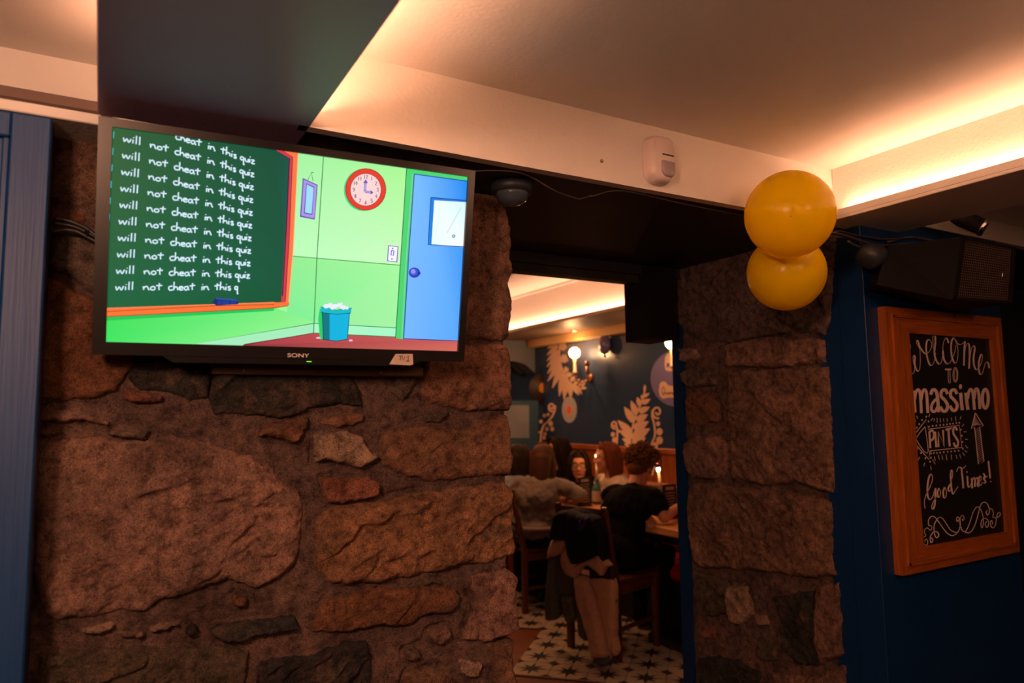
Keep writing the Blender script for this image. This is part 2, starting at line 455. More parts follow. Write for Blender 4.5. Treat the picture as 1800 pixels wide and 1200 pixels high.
# left blue panelling
pl = sbox('wall_left', (-2.6, 1.675, 0), (-0.105, 1.79, 2.10), BLUE)
PB = wood('blue_board', (0.002, 0.045, 0.17), (0.003, 0.055, 0.20), 'Z', 7, 0.5, 30)
sbox('stile', (-0.172, 1.655, 0), (-0.105, 1.675, 2.10), PB, 0.003, pl)
sbox('rail', (-0.80, 1.656, 2.050), (-0.172, 1.675, 2.10), PB, 0.003, pl)
sbox('stile', (-0.86, 1.655, 0), (-0.80, 1.675, 2.10), PB, 0.003, pl)
sbox('panel', (-0.80, 1.670, 0.1), (-0.172, 1.676, 2.05), PB, 0.002, pl)
sbox('panel_moulding', (-0.185, 1.660, 0.1), (-0.172, 1.672, 2.05), PB, 0.003, pl)
sbox('wall_front', (-2.6, 1.84, 0), (1.0, 2.5, 2.13), mat('wall_core', (0.10, 0.07, 0.055), 0.9))

# ------------------------------------------------------------------ stone walls
STONE = stone_mat('stone'); MORTAR = stone_mat('mortar', mortar=(0.225, 0.150, 0.128))
SCOL = {
 'pink': (0.40, 0.245, 0.19), 'orange': (0.42, 0.23, 0.14), 'brown': (0.30, 0.18, 0.125), 'pale': (0.50, 0.36, 0.27),
 'brick': (0.40, 0.17, 0.12), 'dark': (0.060, 0.062, 0.058), 'olive': (0.15, 0.125, 0.085), 'grey': (0.24, 0.18, 0.155), 'rust': (0.33, 0.155, 0.085),
}
def height_mesh(U, V, H, keep, mp, back, name, m, parent):
    """grid of points (2-D arrays) -> mesh with a skirt; mp maps (u, v, h) to the world"""
    ni, nj = U.shape
    cell = keep[:-1, :-1] & keep[1:, :-1] & keep[1:, 1:] & keep[:-1, 1:]
    ii, jj = np.nonzero(cell)
    if len(ii) == 0: return None
    idx = np.arange(ni * nj).reshape(ni, nj)
    quads = np.stack([idx[ii, jj], idx[ii + 1, jj], idx[ii + 1, jj + 1], idx[ii, jj + 1]], 1)
    used = np.unique(quads); remap = np.full(ni * nj, -1); remap[used] = np.arange(len(used))
    W = mp(U.ravel()[used], V.ravel()[used], H.ravel()[used])
    quads = remap[quads]
    e = np.concatenate([quads[:, [0, 1]], quads[:, [1, 2]], quads[:, [2, 3]], quads[:, [3, 0]]])
    key = np.sort(e, 1); k1 = key[:, 0].astype(np.int64) * (len(used) + 1) + key[:, 1]
    _, inv, cnt = np.unique(k1, return_inverse=True, return_counts=True)
    be = e[cnt[inv.ravel()] == 1]
    bv = np.unique(be); rb = np.full(len(used), -1); rb[bv] = np.arange(len(bv)) + len(used)
    Bk = mp(U.ravel()[used][bv], V.ravel()[used][bv], np.full(len(bv), -back))
    sk = np.stack([be[:, 1], be[:, 0], rb[be[:, 0]], rb[be[:, 1]]], 1)
    allv = np.concatenate([W, Bk]); allq = np.concatenate([quads, sk])
    me = bpy.data.meshes.new(name)
    me.vertices.add(len(allv)); me.vertices.foreach_set('co', allv.astype(np.float32).ravel())
    me.loops.add(allq.size); me.loops.foreach_set('vertex_index', allq.astype(np.int32).ravel())
    me.polygons.add(len(allq)); me.polygons.foreach_set('loop_start', np.arange(len(allq), dtype=np.int32) * 4)
    me.polygons.foreach_set('use_smooth', np.ones(len(allq), bool))
    me.materials.append(m); me.update(calc_edges=True); me.validate()
    o = bpy.data.objects.new(name, me); COL.objects.link(o)
    if parent: o.parent = parent
    return o
def make_stone(poly, col, proud, mp, parent, seed, cell=0.0032, back=0.05, rnd=0.018, amp=0.006, strike=0.6, flip=1, pit=0.0):
    P = np.array(poly); u0, v0 = P.min(0) - 0.012; u1, v1 = P.max(0) + 0.012
    nu = int((u1 - u0) / cell) + 2; nv = int((v1 - v0) / cell) + 2
    U, V = np.meshgrid(u0 + np.arange(nu) * cell, v0 + np.arange(nv) * cell, indexing='ij')
    sd = sdist(U, V, poly) + 0.010 * fbm(U * 22, V * 22, seed, 3) + 0.004 * fbm(U * 90, V * 90, seed + 9, 2)
    keep = sd > -cell * 1.2
    gu, gv = np.gradient(sd, cell, cell); gl = np.sqrt(gu * gu + gv * gv) + 1e-9
    neg = np.minimum(sd, 0); U2 = U - gu / gl * neg; V2 = V - gv / gl * neg
    s = np.clip(sd / rnd, 0, 1); prof = np.sqrt(1 - (1 - s) ** 2)
    cu, cv = P.mean(0); su = (P[:, 0].max() - P[:, 0].min()); rs = random.Random(seed)
    tilt = (U - cu) / max(su, .05) * rs.uniform(-.5, .5) * proud + (V - cv) / max(su, .05) * rs.uniform(-.5, .5) * proud
    ca, sa = math.cos(strike), math.sin(strike)
    wx = 0.05 * fbm(U * 7, V * 7, seed + 11, 3); wy = 0.05 * fbm(U * 7, V * 7, seed + 12, 3)
    A = (U + wx) * ca + (V + wy) * sa; B = -(U + wx) * sa + (V + wy) * ca
    rel = amp * (1.3 * fbm(U * 8, V * 8, seed + 1, 3) + 0.9 * ridged(A * 9, B * 34, seed + 2, 3) + 0.5 * fbm(U * 60, V * 60, seed + 4, 3))
    # chipped steps (flaked faces)
    st = fbm(A * 6, B * 16, seed + 6, 3); rel = rel + amp * 0.8 * np.tanh(st * 14)
    if pit: rel = rel - pit * np.clip(fbm(U * 70, V * 70, seed + 8, 2) - 0.28, 0, 1) * 6
    H = -0.012 + (proud + 0.012) * prof + (tilt + rel) * s
    o = height_mesh(U2, V2, H, keep, mp, back, 'stone', STONE, parent)
    if o:
        k = 0.88 + 0.24 * rs.random(); c = SCOL[col]
        o.color = (c[0] * k, c[1] * k * rs.uniform(.95, 1.05), c[2] * k * rs.uniform(.92, 1.08), 1)
    return o

mp_front = lambda u, v, h: np.stack([u, YW - h, v], 1)
mp_jamb = lambda u, v, h: np.stack([XJ - h, u, v], 1)
f2 = lambda pts: [(aY(x, y, YW)[0], aY(x, y, YW)[2]) for x, y in pts]
j2 = lambda pts: [(aX(x, y, XJ)[1], aX(x, y, XJ)[2]) for x, y in pts]
FRONT = [
 ('pink', 0.022, dict(amp=.0095, strike=.42, rnd=.03), [(60,800),(85,778),(110,770),(180,768),(250,775),(300,765),(340,768),(400,785),(440,800),(480,825),(500,850),(520,858),(533,885),(535,920),(530,965),(510,1000),(480,1020),(450,1030),(400,1022),(350,1038),(290,1050),(255,1072),(220,1073),(190,1080),(140,1085),(110,1095),(70,1085),(58,1000),(58,900)]),
 ('brown', 0.016, {}, [(70,205),(175,205),(240,212),(240,355),(140,365),(95,357),(80,350)]),
 ('rust', 0.012, {}, [(90,366),(150,372),(152,388),(125,392),(92,382)]),
 ('grey', 0.016, {}, [(85,402),(150,398),(260,402),(255,500),(200,525),(150,508),(110,480),(84,470)]),
 ('rust', 0.020, {}, [(80,490),(110,500),(150,522),(200,545),(240,640),(205,690),(165,705),(120,704),(70,700),(60,640)]),
 ('pink', 0.022, dict(rnd=.010), [(64,735),(105,720),(140,716),(165,728),(195,742),(190,750),(150,745),(100,740),(66,740)]),
 ('grey', 0.022, dict(rnd=.009), [(185,760),(215,750),(250,750),(268,758),(255,772),(215,771),(190,766)]),
 ('brown', 0.012, dict(rnd=.008), [(64,752),(90,752),(115,762),(90,768),(64,766)]),
 ('brick', 0.024, dict(rnd=.008, amp=.004), [(215,695),(225,684),(245,686),(290,692),(286,709),(240,706),(216,704)]),
 ('dark', 0.012, dict(amp=.009), [(226,640),(300,622),(372,635),(366,700),(335,706),(300,690),(250,682),(225,665)]),
 ('dark', 0.018, dict(amp=.010, rnd=.012), [(374,655),(450,645),(610,650),(628,680),(637,717),(600,712),(560,718),(500,732),(440,730),(375,727),(366,700)]),
 ('rust', 0.018, dict(rnd=.010), [(470,742),(500,733),(540,735),(538,752),(524,776),(490,771),(455,765),(460,750)]),
 ('pale', 0.028, dict(rnd=.012, amp=.008), [(553,765),(565,755),(600,757),(640,765),(648,785),(662,802),(650,812),(630,823),(610,815),(580,809),(555,812),(552,790)]),
 ('brick', 0.020, dict(rnd=.008), [(566,841),(600,837),(650,838),(662,850),(663,871),(640,878),(600,884),(575,882),(568,865)]),
 ('orange', 0.022, dict(back=.30), [(680,757),(720,750),(760,747),(820,752),(860,735),(890,728),(899,760),(896,790),(902,815),(896,835),(860,836),(800,843),(760,846),(730,838),(700,832),(672,818),(668,795),(675,770)]),
 ('brown', 0.016, dict(back=.30, amp=.007, pit=.004), [(700,330),(820,338),(872,342),(888,358),(894,400),(898,440),(900,480),(896,500),(899,530),(896,560),(895,592),(885,601),(820,598),(700,590)]),
 ('orange', 0.018, dict(back=.30), [(760,606),(830,602),(885,604),(893,612),(899,640),(898,680),(895,722),(850,722),(800,719),(752,712),(738,690),(742,640),(750,620)]),
 ('grey', 0.012, dict(rnd=.012), [(688,640),(734,640),(730,680),(705,706),(686,690)]),
 ('orange', 0.024, dict(back=.30, amp=.011, strike=.35, rnd=.022), [(556,905),(600,885),(660,882),(720,865),(780,860),(850,846),(885,842),(898,860),(902,900),(899,930),(906,960),(903,975),(880,984),(830,990),(780,1003),(720,1016),(660,1023),(600,1029),(570,1020),(553,995),(553,930)]),
 ('rust', 0.018, dict(rnd=.012), [(552,1080),(565,1057),(620,1045),(680,1032),(740,1030),(800,1030),(811,1045),(806,1068),(790,1075),(740,1080),(720,1095),(640,1105),(590,1112),(548,1111),(545,1095)]),
 ('pink', 0.024, dict(back=.30, amp=.012, strike=1.3), [(828,1012),(840,1008),(860,1008),(890,998),(904,1010),(903,1040),(909,1080),(903,1110),(880,1118),(850,1127),(815,1123),(820,1100),(832,1080),(832,1040)]),
 ('dark', 0.026, dict(rnd=.010), [(365,1108),(385,1098),(440,1090),(480,1083),(515,1078),(525,1095),(520,1106),(480,1112),(440,1121),(400,1126),(375,1120)]),
 ('olive', 0.018, dict(amp=.012, strike=1.0), [(62,1146),(130,1137),(200,1140),(260,1138),(330,1134),(400,1135),(436,1145),(428,1235),(62,1235)]),
 ('dark', 0.020, dict(amp=.012), [(452,1166),(480,1152),(530,1151),(560,1145),(610,1128),(645,1125),(655,1150),(650,1225),(447,1225)]),
 ('pale', 0.022, dict(rnd=.010), [(808,1160),(830,1154),(846,1165),(840,1186),(822,1193),(808,1182)]),
 ('grey', 0.018, dict(rnd=.008), [(712,1142),(735,1138),(739,1156),(715,1159)]),
 ('pink', 0.018, dict(rnd=.008), [(755,1109),(785,1102),(790,1120),(770,1129),(755,1119)]),
 ('brown', 0.018, dict(back=.30), [(852,1130),(885,1120),(902,1125),(898,1150),(905,1180),(910,1235),(872,1235),(866,1165)]),
 ('pale', 0.016, dict(rnd=.006), [(142,1104),(170,1102),(195,1095),(206,1098),(190,1106),(150,1109)]),
 ('pink', 0.016, dict(rnd=.008), [(206,1112),(225,1106),(252,1107),(257,1115),(245,1123),(215,1121)]),
 ('pale', 0.016, dict(rnd=.008), [(262,1106),(280,1094),(305,1092),(318,1097),(295,1104),(268,1112)]),
 ('dark', 0.020, dict(rnd=.007), [(323,1100),(340,1092),(352,1100),(350,1116),(332,1119),(322,1111)]),
 ('rust', 0.018, dict(rnd=.010), [(405,1052),(420,1044),(436,1048),(434,1066),(415,1073),(404,1066)]),
 ('grey', 0.014, dict(rnd=.008), [(745,728),(790,724),(768,745),(745,746)]),
 ('brown', 0.014, {}, [(715,1185),(760,1172),(800,1182),(800,1235),(700,1235)]),
 ('orange', 0.013, dict(rnd=.01), [(560,738),(600,728),(640,726),(640,742),(600,750),(562,748)]),
 ('grey', 0.013, dict(rnd=.008), [(735,1018),(760,1014),(778,1017),(772,1028),(745,1030)]),
 ('pink', 0.014, {}, [(250,230),(420,250),(560,270),(560,380),(400,390),(262,380)]),
 ('brown', 0.014, {}, [(575,275),(690,290),(690,450),(560,440),(570,390)]),
 ('orange', 0.014, {}, [(270,410),(440,420),(545,440),(540,600),(400,610),(262,600)]),
 ('grey', 0.014, {}, [(560,470),(690,470),(688,625),(560,628)]),
]
wf = sbox('wall_front', (-0.25, YW + 0.012, 0.0), (1.012, YW + 0.06, ZB - 0.002), MORTAR)
wf.location.y += 0.0
EDGE = np.array(sorted(((aY(x, y, YW)[2], aY(x, y, YW)[0]) for x, y in [(860,340),(888,358),(896,440),(893,500),(894,596),(890,605),(896,660),(894,725),(890,735),(894,790),(896,838),(893,850),(898,930),(902,975),(897,990),(895,1003),(902,1040),(905,1090),(899,1122),(898,1180),(905,1235)])))
cell = 0.0045
U, V = np.meshgrid(np.arange(-0.16, 1.06, cell), np.arange(0.0, ZB - 0.004, cell), indexing='ij')
eu = np.interp(V, EDGE[:, 0], EDGE[:, 1]) - 0.010 + 0.004 * fbm(V * 40, V * 11, 3, 3)
U2 = np.minimum(U, eu)
Hm = 0.011 * fbm(U * 9, V * 9, 50, 4) + 0.0045 * fbm(U * 45, V * 45, 51, 4) + 0.003 * ridged(U * 12, V * 20, 52, 3)
Hm -= 0.02 * np.clip(1 - (eu - U2) / 0.015, 0, 1) ** 2
def grooves(U, V, Hm, polys, gate, depth=0.016):
    for p in polys:
        P = np.array(p); (a0, b0), (a1, b1) = P.min(0) - .03, P.max(0) + .03
        i0, i1 = np.searchsorted(U[:, 0], [a0, a1]); j0, j1 = np.searchsorted(V[0, :], [b0, b1])
        if i1 <= i0 or j1 <= j0: continue
        s_ = sdist(U[i0:i1, j0:j1], V[i0:i1, j0:j1], p) + .010 * fbm(U[i0:i1, j0:j1] * 22, V[i0:i1, j0:j1] * 22, 1, 2)
        Hm[i0:i1, j0:j1] -= depth * np.exp(-((s_ + .005) / .009) ** 2) * gate[i0:i1, j0:j1]
grooves(U, V, Hm, [f2(p[3]) for p in FRONT], np.clip(.45 + 2.2 * fbm(U * 7, V * 7, 90, 2), 0, 1))
o = height_mesh(U2, V, Hm, U < eu + cell, mp_front, 0.25, 'mortar', MORTAR, wf)
for k, (c, pr_, kw, poly) in enumerate(FRONT):
    make_stone(f2(poly), c, pr_, mp_front, wf, 100 + k * 7, **kw)
# courses below the picture, down to the floor
rs = random.Random(5); z = 0.70
while z > 0.06:
    h = rs.uniform(.12, .20); x = -0.15
    while x < 0.98:
        w = rs.uniform(.14, .36); x1 = min(x + w, 1.02)
        if x1 - x > .06:
            jt = lambda: rs.uniform(-.012, .012)
            make_stone([(x+.015+jt(), z-h+.015+jt()), ((x+x1)/2, z-h+.01+jt()), (x1-.015+jt(), z-h+.015+jt()), (x1-.012, z-h/2), (x1-.015+jt(), z-.012+jt()), ((x+x1)/2, z-.008+jt()), (x+.015+jt(), z-.015+jt())],
                       rs.choice(['pink','brown','orange','olive','grey']), .016, mp_front, wf, rs.randint(500, 900), cell=.007, back=.3 if x1 > .95 else .05)
        x += w
    z -= h

JAMB = [
 ('grey', 0.014, dict(back=.1, rnd=.02), [(1183,468),(1240,450),(1330,430),(1440,404),(1475,400),(1468,470),(1462,560),(1452,592),(1420,582),(1380,587),(1330,593),(1280,603),(1240,601),(1210,587),(1192,566),(1186,520)]),
 ('pink', 0.016, dict(back=.1), [(1275,606),(1340,592),(1400,594),(1452,596),(1456,640),(1400,643),(1330,646),(1300,644),(1277,646)]),
 ('pink', 0.018, dict(back=.1, amp=.006), [(1280,652),(1330,650),(1400,647),(1456,646),(1462,720),(1467,800),(1468,868),(1440,863),(1400,849),(1350,853),(1290,842),(1283,760),(1280,700)]),
 ('pale', 0.016, dict(rnd=.008), [(1194,612),(1225,612),(1232,625),(1225,633),(1196,634)]),
 ('grey', 0.020, dict(rnd=.012), [(1200,655),(1210,648),(1250,650),(1260,665),(1258,675),(1215,682),(1203,672)]),
 ('rust', 0.020, dict(rnd=.014), [(1208,700),(1220,690),(1255,693),(1265,715),(1262,740),(1235,752),(1215,745),(1207,725)]),
 ('pink', 0.020, dict(rnd=.014), [(1203,780),(1215,768),(1260,765),(1280,780),(1282,830),(1270,842),(1225,841),(1208,827)]),
 ('brown', 0.020, dict(back=.1, amp=.007), [(1213,862),(1222,850),(1245,847),(1300,855),(1370,862),(1430,870),(1462,882),(1466,930),(1464,975),(1474,1012),(1430,1018),(1380,1010),(1330,1003),(1280,1000),(1238,998),(1222,990),(1212,930),(1207,890)]),
 ('olive', 0.016, dict(rnd=.010), [(1228,1006),(1275,1025),(1280,1080),(1250,1083),(1238,1060),(1230,1030)]),
 ('pale', 0.020, dict(rnd=.012), [(1280,1030),(1310,1030),(1322,1060),(1326,1080),(1305,1100),(1285,1092),(1278,1060)]),
 ('dark', 0.016, dict(amp=.009), [(1358,1050),(1400,1042),(1430,1038),(1428,1130),(1440,1170),(1400,1166),(1375,1140),(1370,1080)]),
 ('brown', 0.016, dict(back=.1), [(1432,1032),(1474,1024),(1480,1080),(1486,1150),(1445,1166),(1432,1130)]),
 ('olive', 0.018, dict(rnd=.012), [(1335,1121),(1350,1118),(1370,1135),(1368,1160),(1345,1160),(1330,1150)]),
 ('brick', 0.016, dict(rnd=.006), [(1238,1098),(1260,1096),(1260,1122),(1237,1121)]),
 ('dark', 0.016, {}, [(1228,1152),(1300,1157),(1340,1182),(1330,1235),(1230,1235)]),
 ('brown', 0.016, dict(back=.1), [(1358,1178),(1420,1192),(1488,1168),(1495,1235),(1360,1235)]),
 ('rust', 0.014, dict(rnd=.006), [(1295,574),(1325,572),(1326,590),(1298,593)]),
 ('olive', 0.014, dict(rnd=.007), [(1402,570),(1425,568),(1430,584),(1408,588)]),
 ('pale', 0.014, dict(rnd=.007), [(1328,1080),(1350,1079),(1355,1099),(1335,1100)]),
]
wj = sbox('wall_jamb', (XJ + 0.02, 1.715, 0.0), (XJ + 0.3, 2.46, ZB - 0.002), MORTAR)
cell = 0.006
U, V = np.meshgrid(np.arange(1.700, 2.475, cell), np.arange(0.0, ZB - 0.004, cell), indexing='ij')
Hm = 0.008 * fbm(U * 9, V * 9, 70, 4) + 0.004 * fbm(U * 45, V * 45, 71, 4) - 0.016 * np.clip((U - 2.41) / .05, 0, 1)
grooves(U, V, Hm, [j2(p[3]) for p in JAMB], np.clip(.5 + 2 * fbm(U * 7, V * 7, 91, 2), 0, 1))
height_mesh(U, V, Hm, np.ones(U.shape, bool), mp_jamb, 0.05, 'mortar', MORTAR, wj)
for k, (c, pr_, kw, poly) in enumerate(JAMB):
    kw = dict(kw); kw.setdefault('cell', 0.0045)
    make_stone(j2(poly), c, pr_, mp_jamb, wj, 300 + k * 7, **kw)

# ------------------------------------------------------------------ television
BEZ = mat('tv_plastic', (0.012, 0.011, 0.011), rough=0.28)
BEZ2 = mat('tv_back_plastic', (0.01, 0.01, 0.01), rough=0.6)
_yw, _tl = -0.0700, 0.178         # the screen is turned a little and leans down
TVC = np.array([0.390, 1.6255, 1.8719])
TVR = np.array([math.cos(_yw), math.sin(_yw), 0.0])                                # right along the screen
_n0 = np.array([math.sin(_yw), -math.cos(_yw), 0.0])
TVU = np.array([0, 0, math.cos(_tl)]) + _n0 * math.sin(_tl)                        # up along the screen
TVN = np.cross(TVR, TVU)
tv = empty('television', tuple(TVC), 'black wall-mounted television showing a cartoon classroom chalkboard', 'television')
def tvl(px, py):
    """photo point on the screen plane -> (x, z) on the screen, metres from its centre"""
    p = aP(px, py, TVC, TVN) - TVC
    return (float(np.dot(p, TVR)), float(np.dot(p, TVU)))
def tvw(x, z, d=0.0): return TVC + TVR * x + TVU * z + TVN * d
x0, x1, z0, z1 = -0.3875, 0.3875, -0.218, 0.218          # lit picture
bx0, bx1, bz0, bz1 = -0.412, 0.405, -0.244, 0.235      # bezel
mb = MB()
for (a, b, c, d) in ((bx0, bx1, z1, bz1), (bx0, bx1, bz0, z0), (bx0, x0, z0, z1), (x1, bx1, z0, z1)):
    mb.prism([tvw(a, c, 0.010), tvw(b, c, 0.010), tvw(b, d, 0.010), tvw(a, d, 0.010)], tuple(-TVN * 0.045))
mb.build('bezel', BEZ, tv)
mb = MB(); mb.prism([tvw(-.36, -.20, -.035), tvw(.36, -.20, -.035), tvw(.36, .20, -.035), tvw(-.36, .20, -.035)], tuple(-TVN * 0.035)); mb.build('back_cover', BEZ2, tv)
mb = MB()   # lower speaker bar, its ends cut on the slant
mb.prism([tvw(-.285, -.243, 0.008), tvw(-.262, -.258, 0.008), tvw(.262, -.258, 0.008), tvw(.290, -.243, 0.008)], tuple(-TVN * 0.04)); mb.build('speaker_bar', BEZ, tv)
mb = MB(); mb.prism([tvw(x0, z0, .001), tvw(x1, z0, .001), tvw(x1, z1, .001), tvw(x0, z1, .001)], tuple(-TVN * 0.006)); mb.build('screen_panel', BEZ2, tv)
mb = MB(); mb.prism([tvw(.016, -.2515, .0085), tvw(.027, -.2515, .0085), tvw(.027, -.2498, .0085), tvw(.016, -.2498, .0085)], tuple(TVN * 0.001))
mb.build('power_light', mat('green_led', (0.1, 0.8, 0.05), emit=(0.25, 1.0, 0.05), es=1.0), tv)['label'] = 'small green power light'
# wooden batten and arm of the wall mount
mb = MB(); mb.box((0.218, 1.755, 1.598), (0.739, 1.79, 1.623), 0.003)
bt = mb.build('mount_batten', wood('batten_wood', (0.10, 0.055, 0.035), (0.19, 0.11, 0.07), 'X', 5), tv)
for xx in (0.287, 0.62):
    mb = MB(); mb.lathe((xx, 1.755, 1.607), [(0.004, 0.0), (0.004, -0.002), (0.002, -0.003)], 10, 'Y'); mb.build('screw', mat('steel', (0.5, 0.48, 0.45), 0.3, 1.0), bt)
mb = MB(); mb.box((0.33, 1.70, 1.68), (0.37, 1.80, 2.0)); mb.box((0.50, 1.70, 1.68), (0.54, 1.80, 2.0)); mb.box((0.30, 1.775, 1.78), (0.58, 1.80, 1.86)); mb.build('wall_bracket', BEZ2, tv)

# picture on the screen: flat colours given off by the panel
def emit_attr(name, strength=1.0):
    m = bpy.data.materials.new(name); m.use_nodes = True; nt = m.node_tree
    b = nt.nodes['Principled BSDF']; b.inputs['Base Color'].default_value = (0.01, 0.01, 0.01, 1); b.inputs['Roughness'].default_value = 0.4; b.inputs['Specular IOR Level'].default_value = 0.12
    a = nt.nodes.new('ShaderNodeAttribute'); a.attribute_name = 'Col'
    nt.links.new(a.outputs['Color'], b.inputs['Emission Color']); b.inputs['Emission Strength'].default_value = strength
    return m
SV = []; SF = []; SCc = []
_lay = [0]
def clipx(x): return min(max(x, x0), x1)
def clipz(z): return min(max(z, z0), z1)
def scr(poly, col, step=True, cols=None):
    if step: _lay[0] += 1
    d = 0.0012 + _lay[0] * 0.00002
    o = len(SV)
    for i, (px, py) in enumerate(poly):
        x, z = tvl(px, py); SV.append(tuple(tvw(clipx(x), clipz(z), d))); SCc.append(s2l(cols[i] if cols else col) + (1,))
    SF.append(tuple(range(o, o + len(poly))))
def line(pts, w, col, smooth=False):
    _lay[0] += 1
    for q in ribbon2(pts, w, smooth): scr([tuple(p) for p in q], col, False)
G_BOARD = (10, 88, 58)
scr([(170,180),(840,180),(840,640),(170,640)], (160, 250, 150))
scr([(524,240),(720,240),(703,467),(514,450)], None, cols=[(165,245,165),(170,250,150),(205,255,195),(190,255,190)])
scr([(514,450),(703,466),(697,575),(556,568),(500,590)], None, cols=[(150,240,150),(165,250,160),(165,245,165),(150,240,160),(120,240,150)])
scr([(180,555),(482,540),(556,568),(440,606),(340,612),(180,612)], None, cols=[(60,225,90),(120,240,130),(150,245,150),(140,245,140),(140,245,145),(60,230,100)])
scr([(180,556),(482,541),(481,546),(180,563)], (20, 200, 90))
scr([(340,608),(552,568),(552,586),(440,612),(340,612)], (165, 240, 190))
scr([(552,568),(697,576),(696,592),(551,585)], (170, 248, 200))
scr([(551,585),(830,599),(830,640),(425,640),(430,604)], None, cols=[(190,75,80),(205,95,90),(215,110,95),(150,50,60),(170,60,70)])
line([(552,568),(697,576)], 1.2, (10,120,70)); line([(551,585),(697,592)], 1.2, (10,110,60)); line([(552,568),(340,608)], 1.2, (10,110,60)); line([(551,585),(430,606)], 1.2, (90,30,50))
line([(569,262),(557,450),(551,585)], 1.4, (20,120,50)); line([(514,450),(703,466)], 1.2, (20,130,50))
# door and its frame
scr([(715,285),(840,300),(840,322),(728,306),(709,596),(695,594)], (75, 215, 115))
line([(715,285),(703,470),(695,594)], 1.4, (10,110,60))
scr([(729,307),(840,321),(840,599),(709,595)], None, cols=[(120,190,255),(0,140,245),(90,170,255),(120,185,255)])
line([(728,306),(840,321)], 1.6, (20,70,170)); line([(728,306),(718,450),(709,596)], 1.8, (30,80,170)); line([(709,595),(840,600)], 1.4, (20,50,150))
line([(725,306),(714,450),(706,595)], 1.2, (150,210,190))
scr([(757,347),(840,354),(840,437),(752,430)], (20, 130, 225)); scr([(763,352),(840,358),(840,437),(758,429)], None, cols=[(240,255,255),(215,250,255),(250,255,255),(235,252,255)])
line([(757,347),(840,355)], 1.4, (20,60,160)); line([(757,347),(752,430),(840,436)], 1.4, (20,60,160)); line([(810,365),(785,410)], 2.0, (205,235,245))
scr(disc2((797,415), 3, 3), (60, 160, 200)); scr(disc2((797,415), 1.4, 1.4), (190,230,240))
scr(disc2((728,479), 10, 9), (30, 60, 190)); scr(disc2((727,478), 7, 6.5), (70,90,220)); scr(disc2((726,477), 4, 4), (150,150,250)); scr(disc2((736,480), 3, 3), (20, 50, 180))
# light switch
scr([(682,431),(700,433),(698,461),(680,459)], (120, 70, 190)); scr([(683.5,432.5),(698.5,434),(696.5,459.5),(681.5,458)], (248, 246, 255))
scr(disc2((690,436.5),1.3), (50,60,160)); scr(disc2((688.5,455),1.3), (50,60,160)); line([(688,440),(692,441),(691,449),(687,448),(688,440)], 1.6, (50,60,190))
# wall clock
scr(disc2((638,334), 34, 37, 32), (60, 220, 140)); scr(disc2((642.5,333), 36, 37, 36), (150, 30, 40)); scr(disc2((642.5,333), 34.8, 35.8, 36), (235, 62, 45)); scr(disc2((642.5,333.5), 27.6, 29, 36), (150,30,50)); scr(disc2((642.5,333.5), 26.6, 28, 36), (255, 216, 214))
PUR = (105, 85, 190); DK = (70, 20, 80)
line([(641,337),(642,320)], 4, PUR); line([(641,337),(642,320)], 2, (190,180,240)); scr([(638,322),(642.5,315),(646.5,322)], PUR)
line([(641,337),(652,338)], 4, PUR); line([(641,337),(652,338)], 2, (190,180,240)); scr([(651,334),(656,338.5),(651,342)], PUR)
SEG = {'1': [[(.5,0),(.5,1)]], '2': [[(.1,.2),(.5,0),(.9,.25),(.1,1),(.95,1)]], '3': [[(.1,.1),(.6,0),(.8,.25),(.4,.45),(.9,.7),(.5,1),(.1,.9)]], '4': [[(.7,1),(.7,0),(.1,.65),(.95,.65)]],
 '5': [[(.9,0),(.2,0),(.15,.45),(.7,.4),(.9,.7),(.5,1),(.1,.9)]], '6': [[(.8,0),(.2,.5),(.2,.85),(.5,1),(.85,.75),(.5,.5),(.2,.65)]], '7': [[(.1,0),(.9,0),(.4,1)]], '8': [[(.5,.45),(.15,.2),(.5,0),(.85,.2),(.5,.45),(.1,.75),(.5,1),(.9,.75),(.5,.45)]],
 '9': [[(.8,.4),(.4,.5),(.15,.25),(.5,0),(.85,.2),(.7,.7),(.3,1)]], '0': [[(.5,0),(.1,.5),(.5,1),(.9,.5),(.5,0)]]}
for h in range(1, 13):
    a = PI / 2 - h * PI / 6; cx, cy = 642.5 + 21.0 * math.cos(a), 333.5 - 22.5 * math.sin(a)
    sN = str(h); wd = 4.2 if h < 10 else 3.3
    for k, ch in enumerate(sN):
        for st in SEG[ch]:
            line([(cx + (k - (len(sN) - 1) / 2) * (wd + .8) - wd / 2 + u * wd, cy - 3.2 + v * 6.4) for u, v in st], 1.1, DK)
# small hanging picture, lavender frame, plain inside
line([(541,316),(547,304),(550,318)], 1.0, (20,120,60)); line([(546,304),(551,303)], 1.2, (20,100,50))
scr([(532,313),(558,325),(553,386),(527,381)], (85, 60, 160)); scr([(533.5,315.5),(556.5,326),(552,384),(529,379)], (176, 150, 238)); scr([(538,322),(552,328.5),(548.5,378),(534,375)], (85,60,160)); scr([(539,324),(551,330),(547.5,376),(535.5,373.5)], (160, 222, 250))
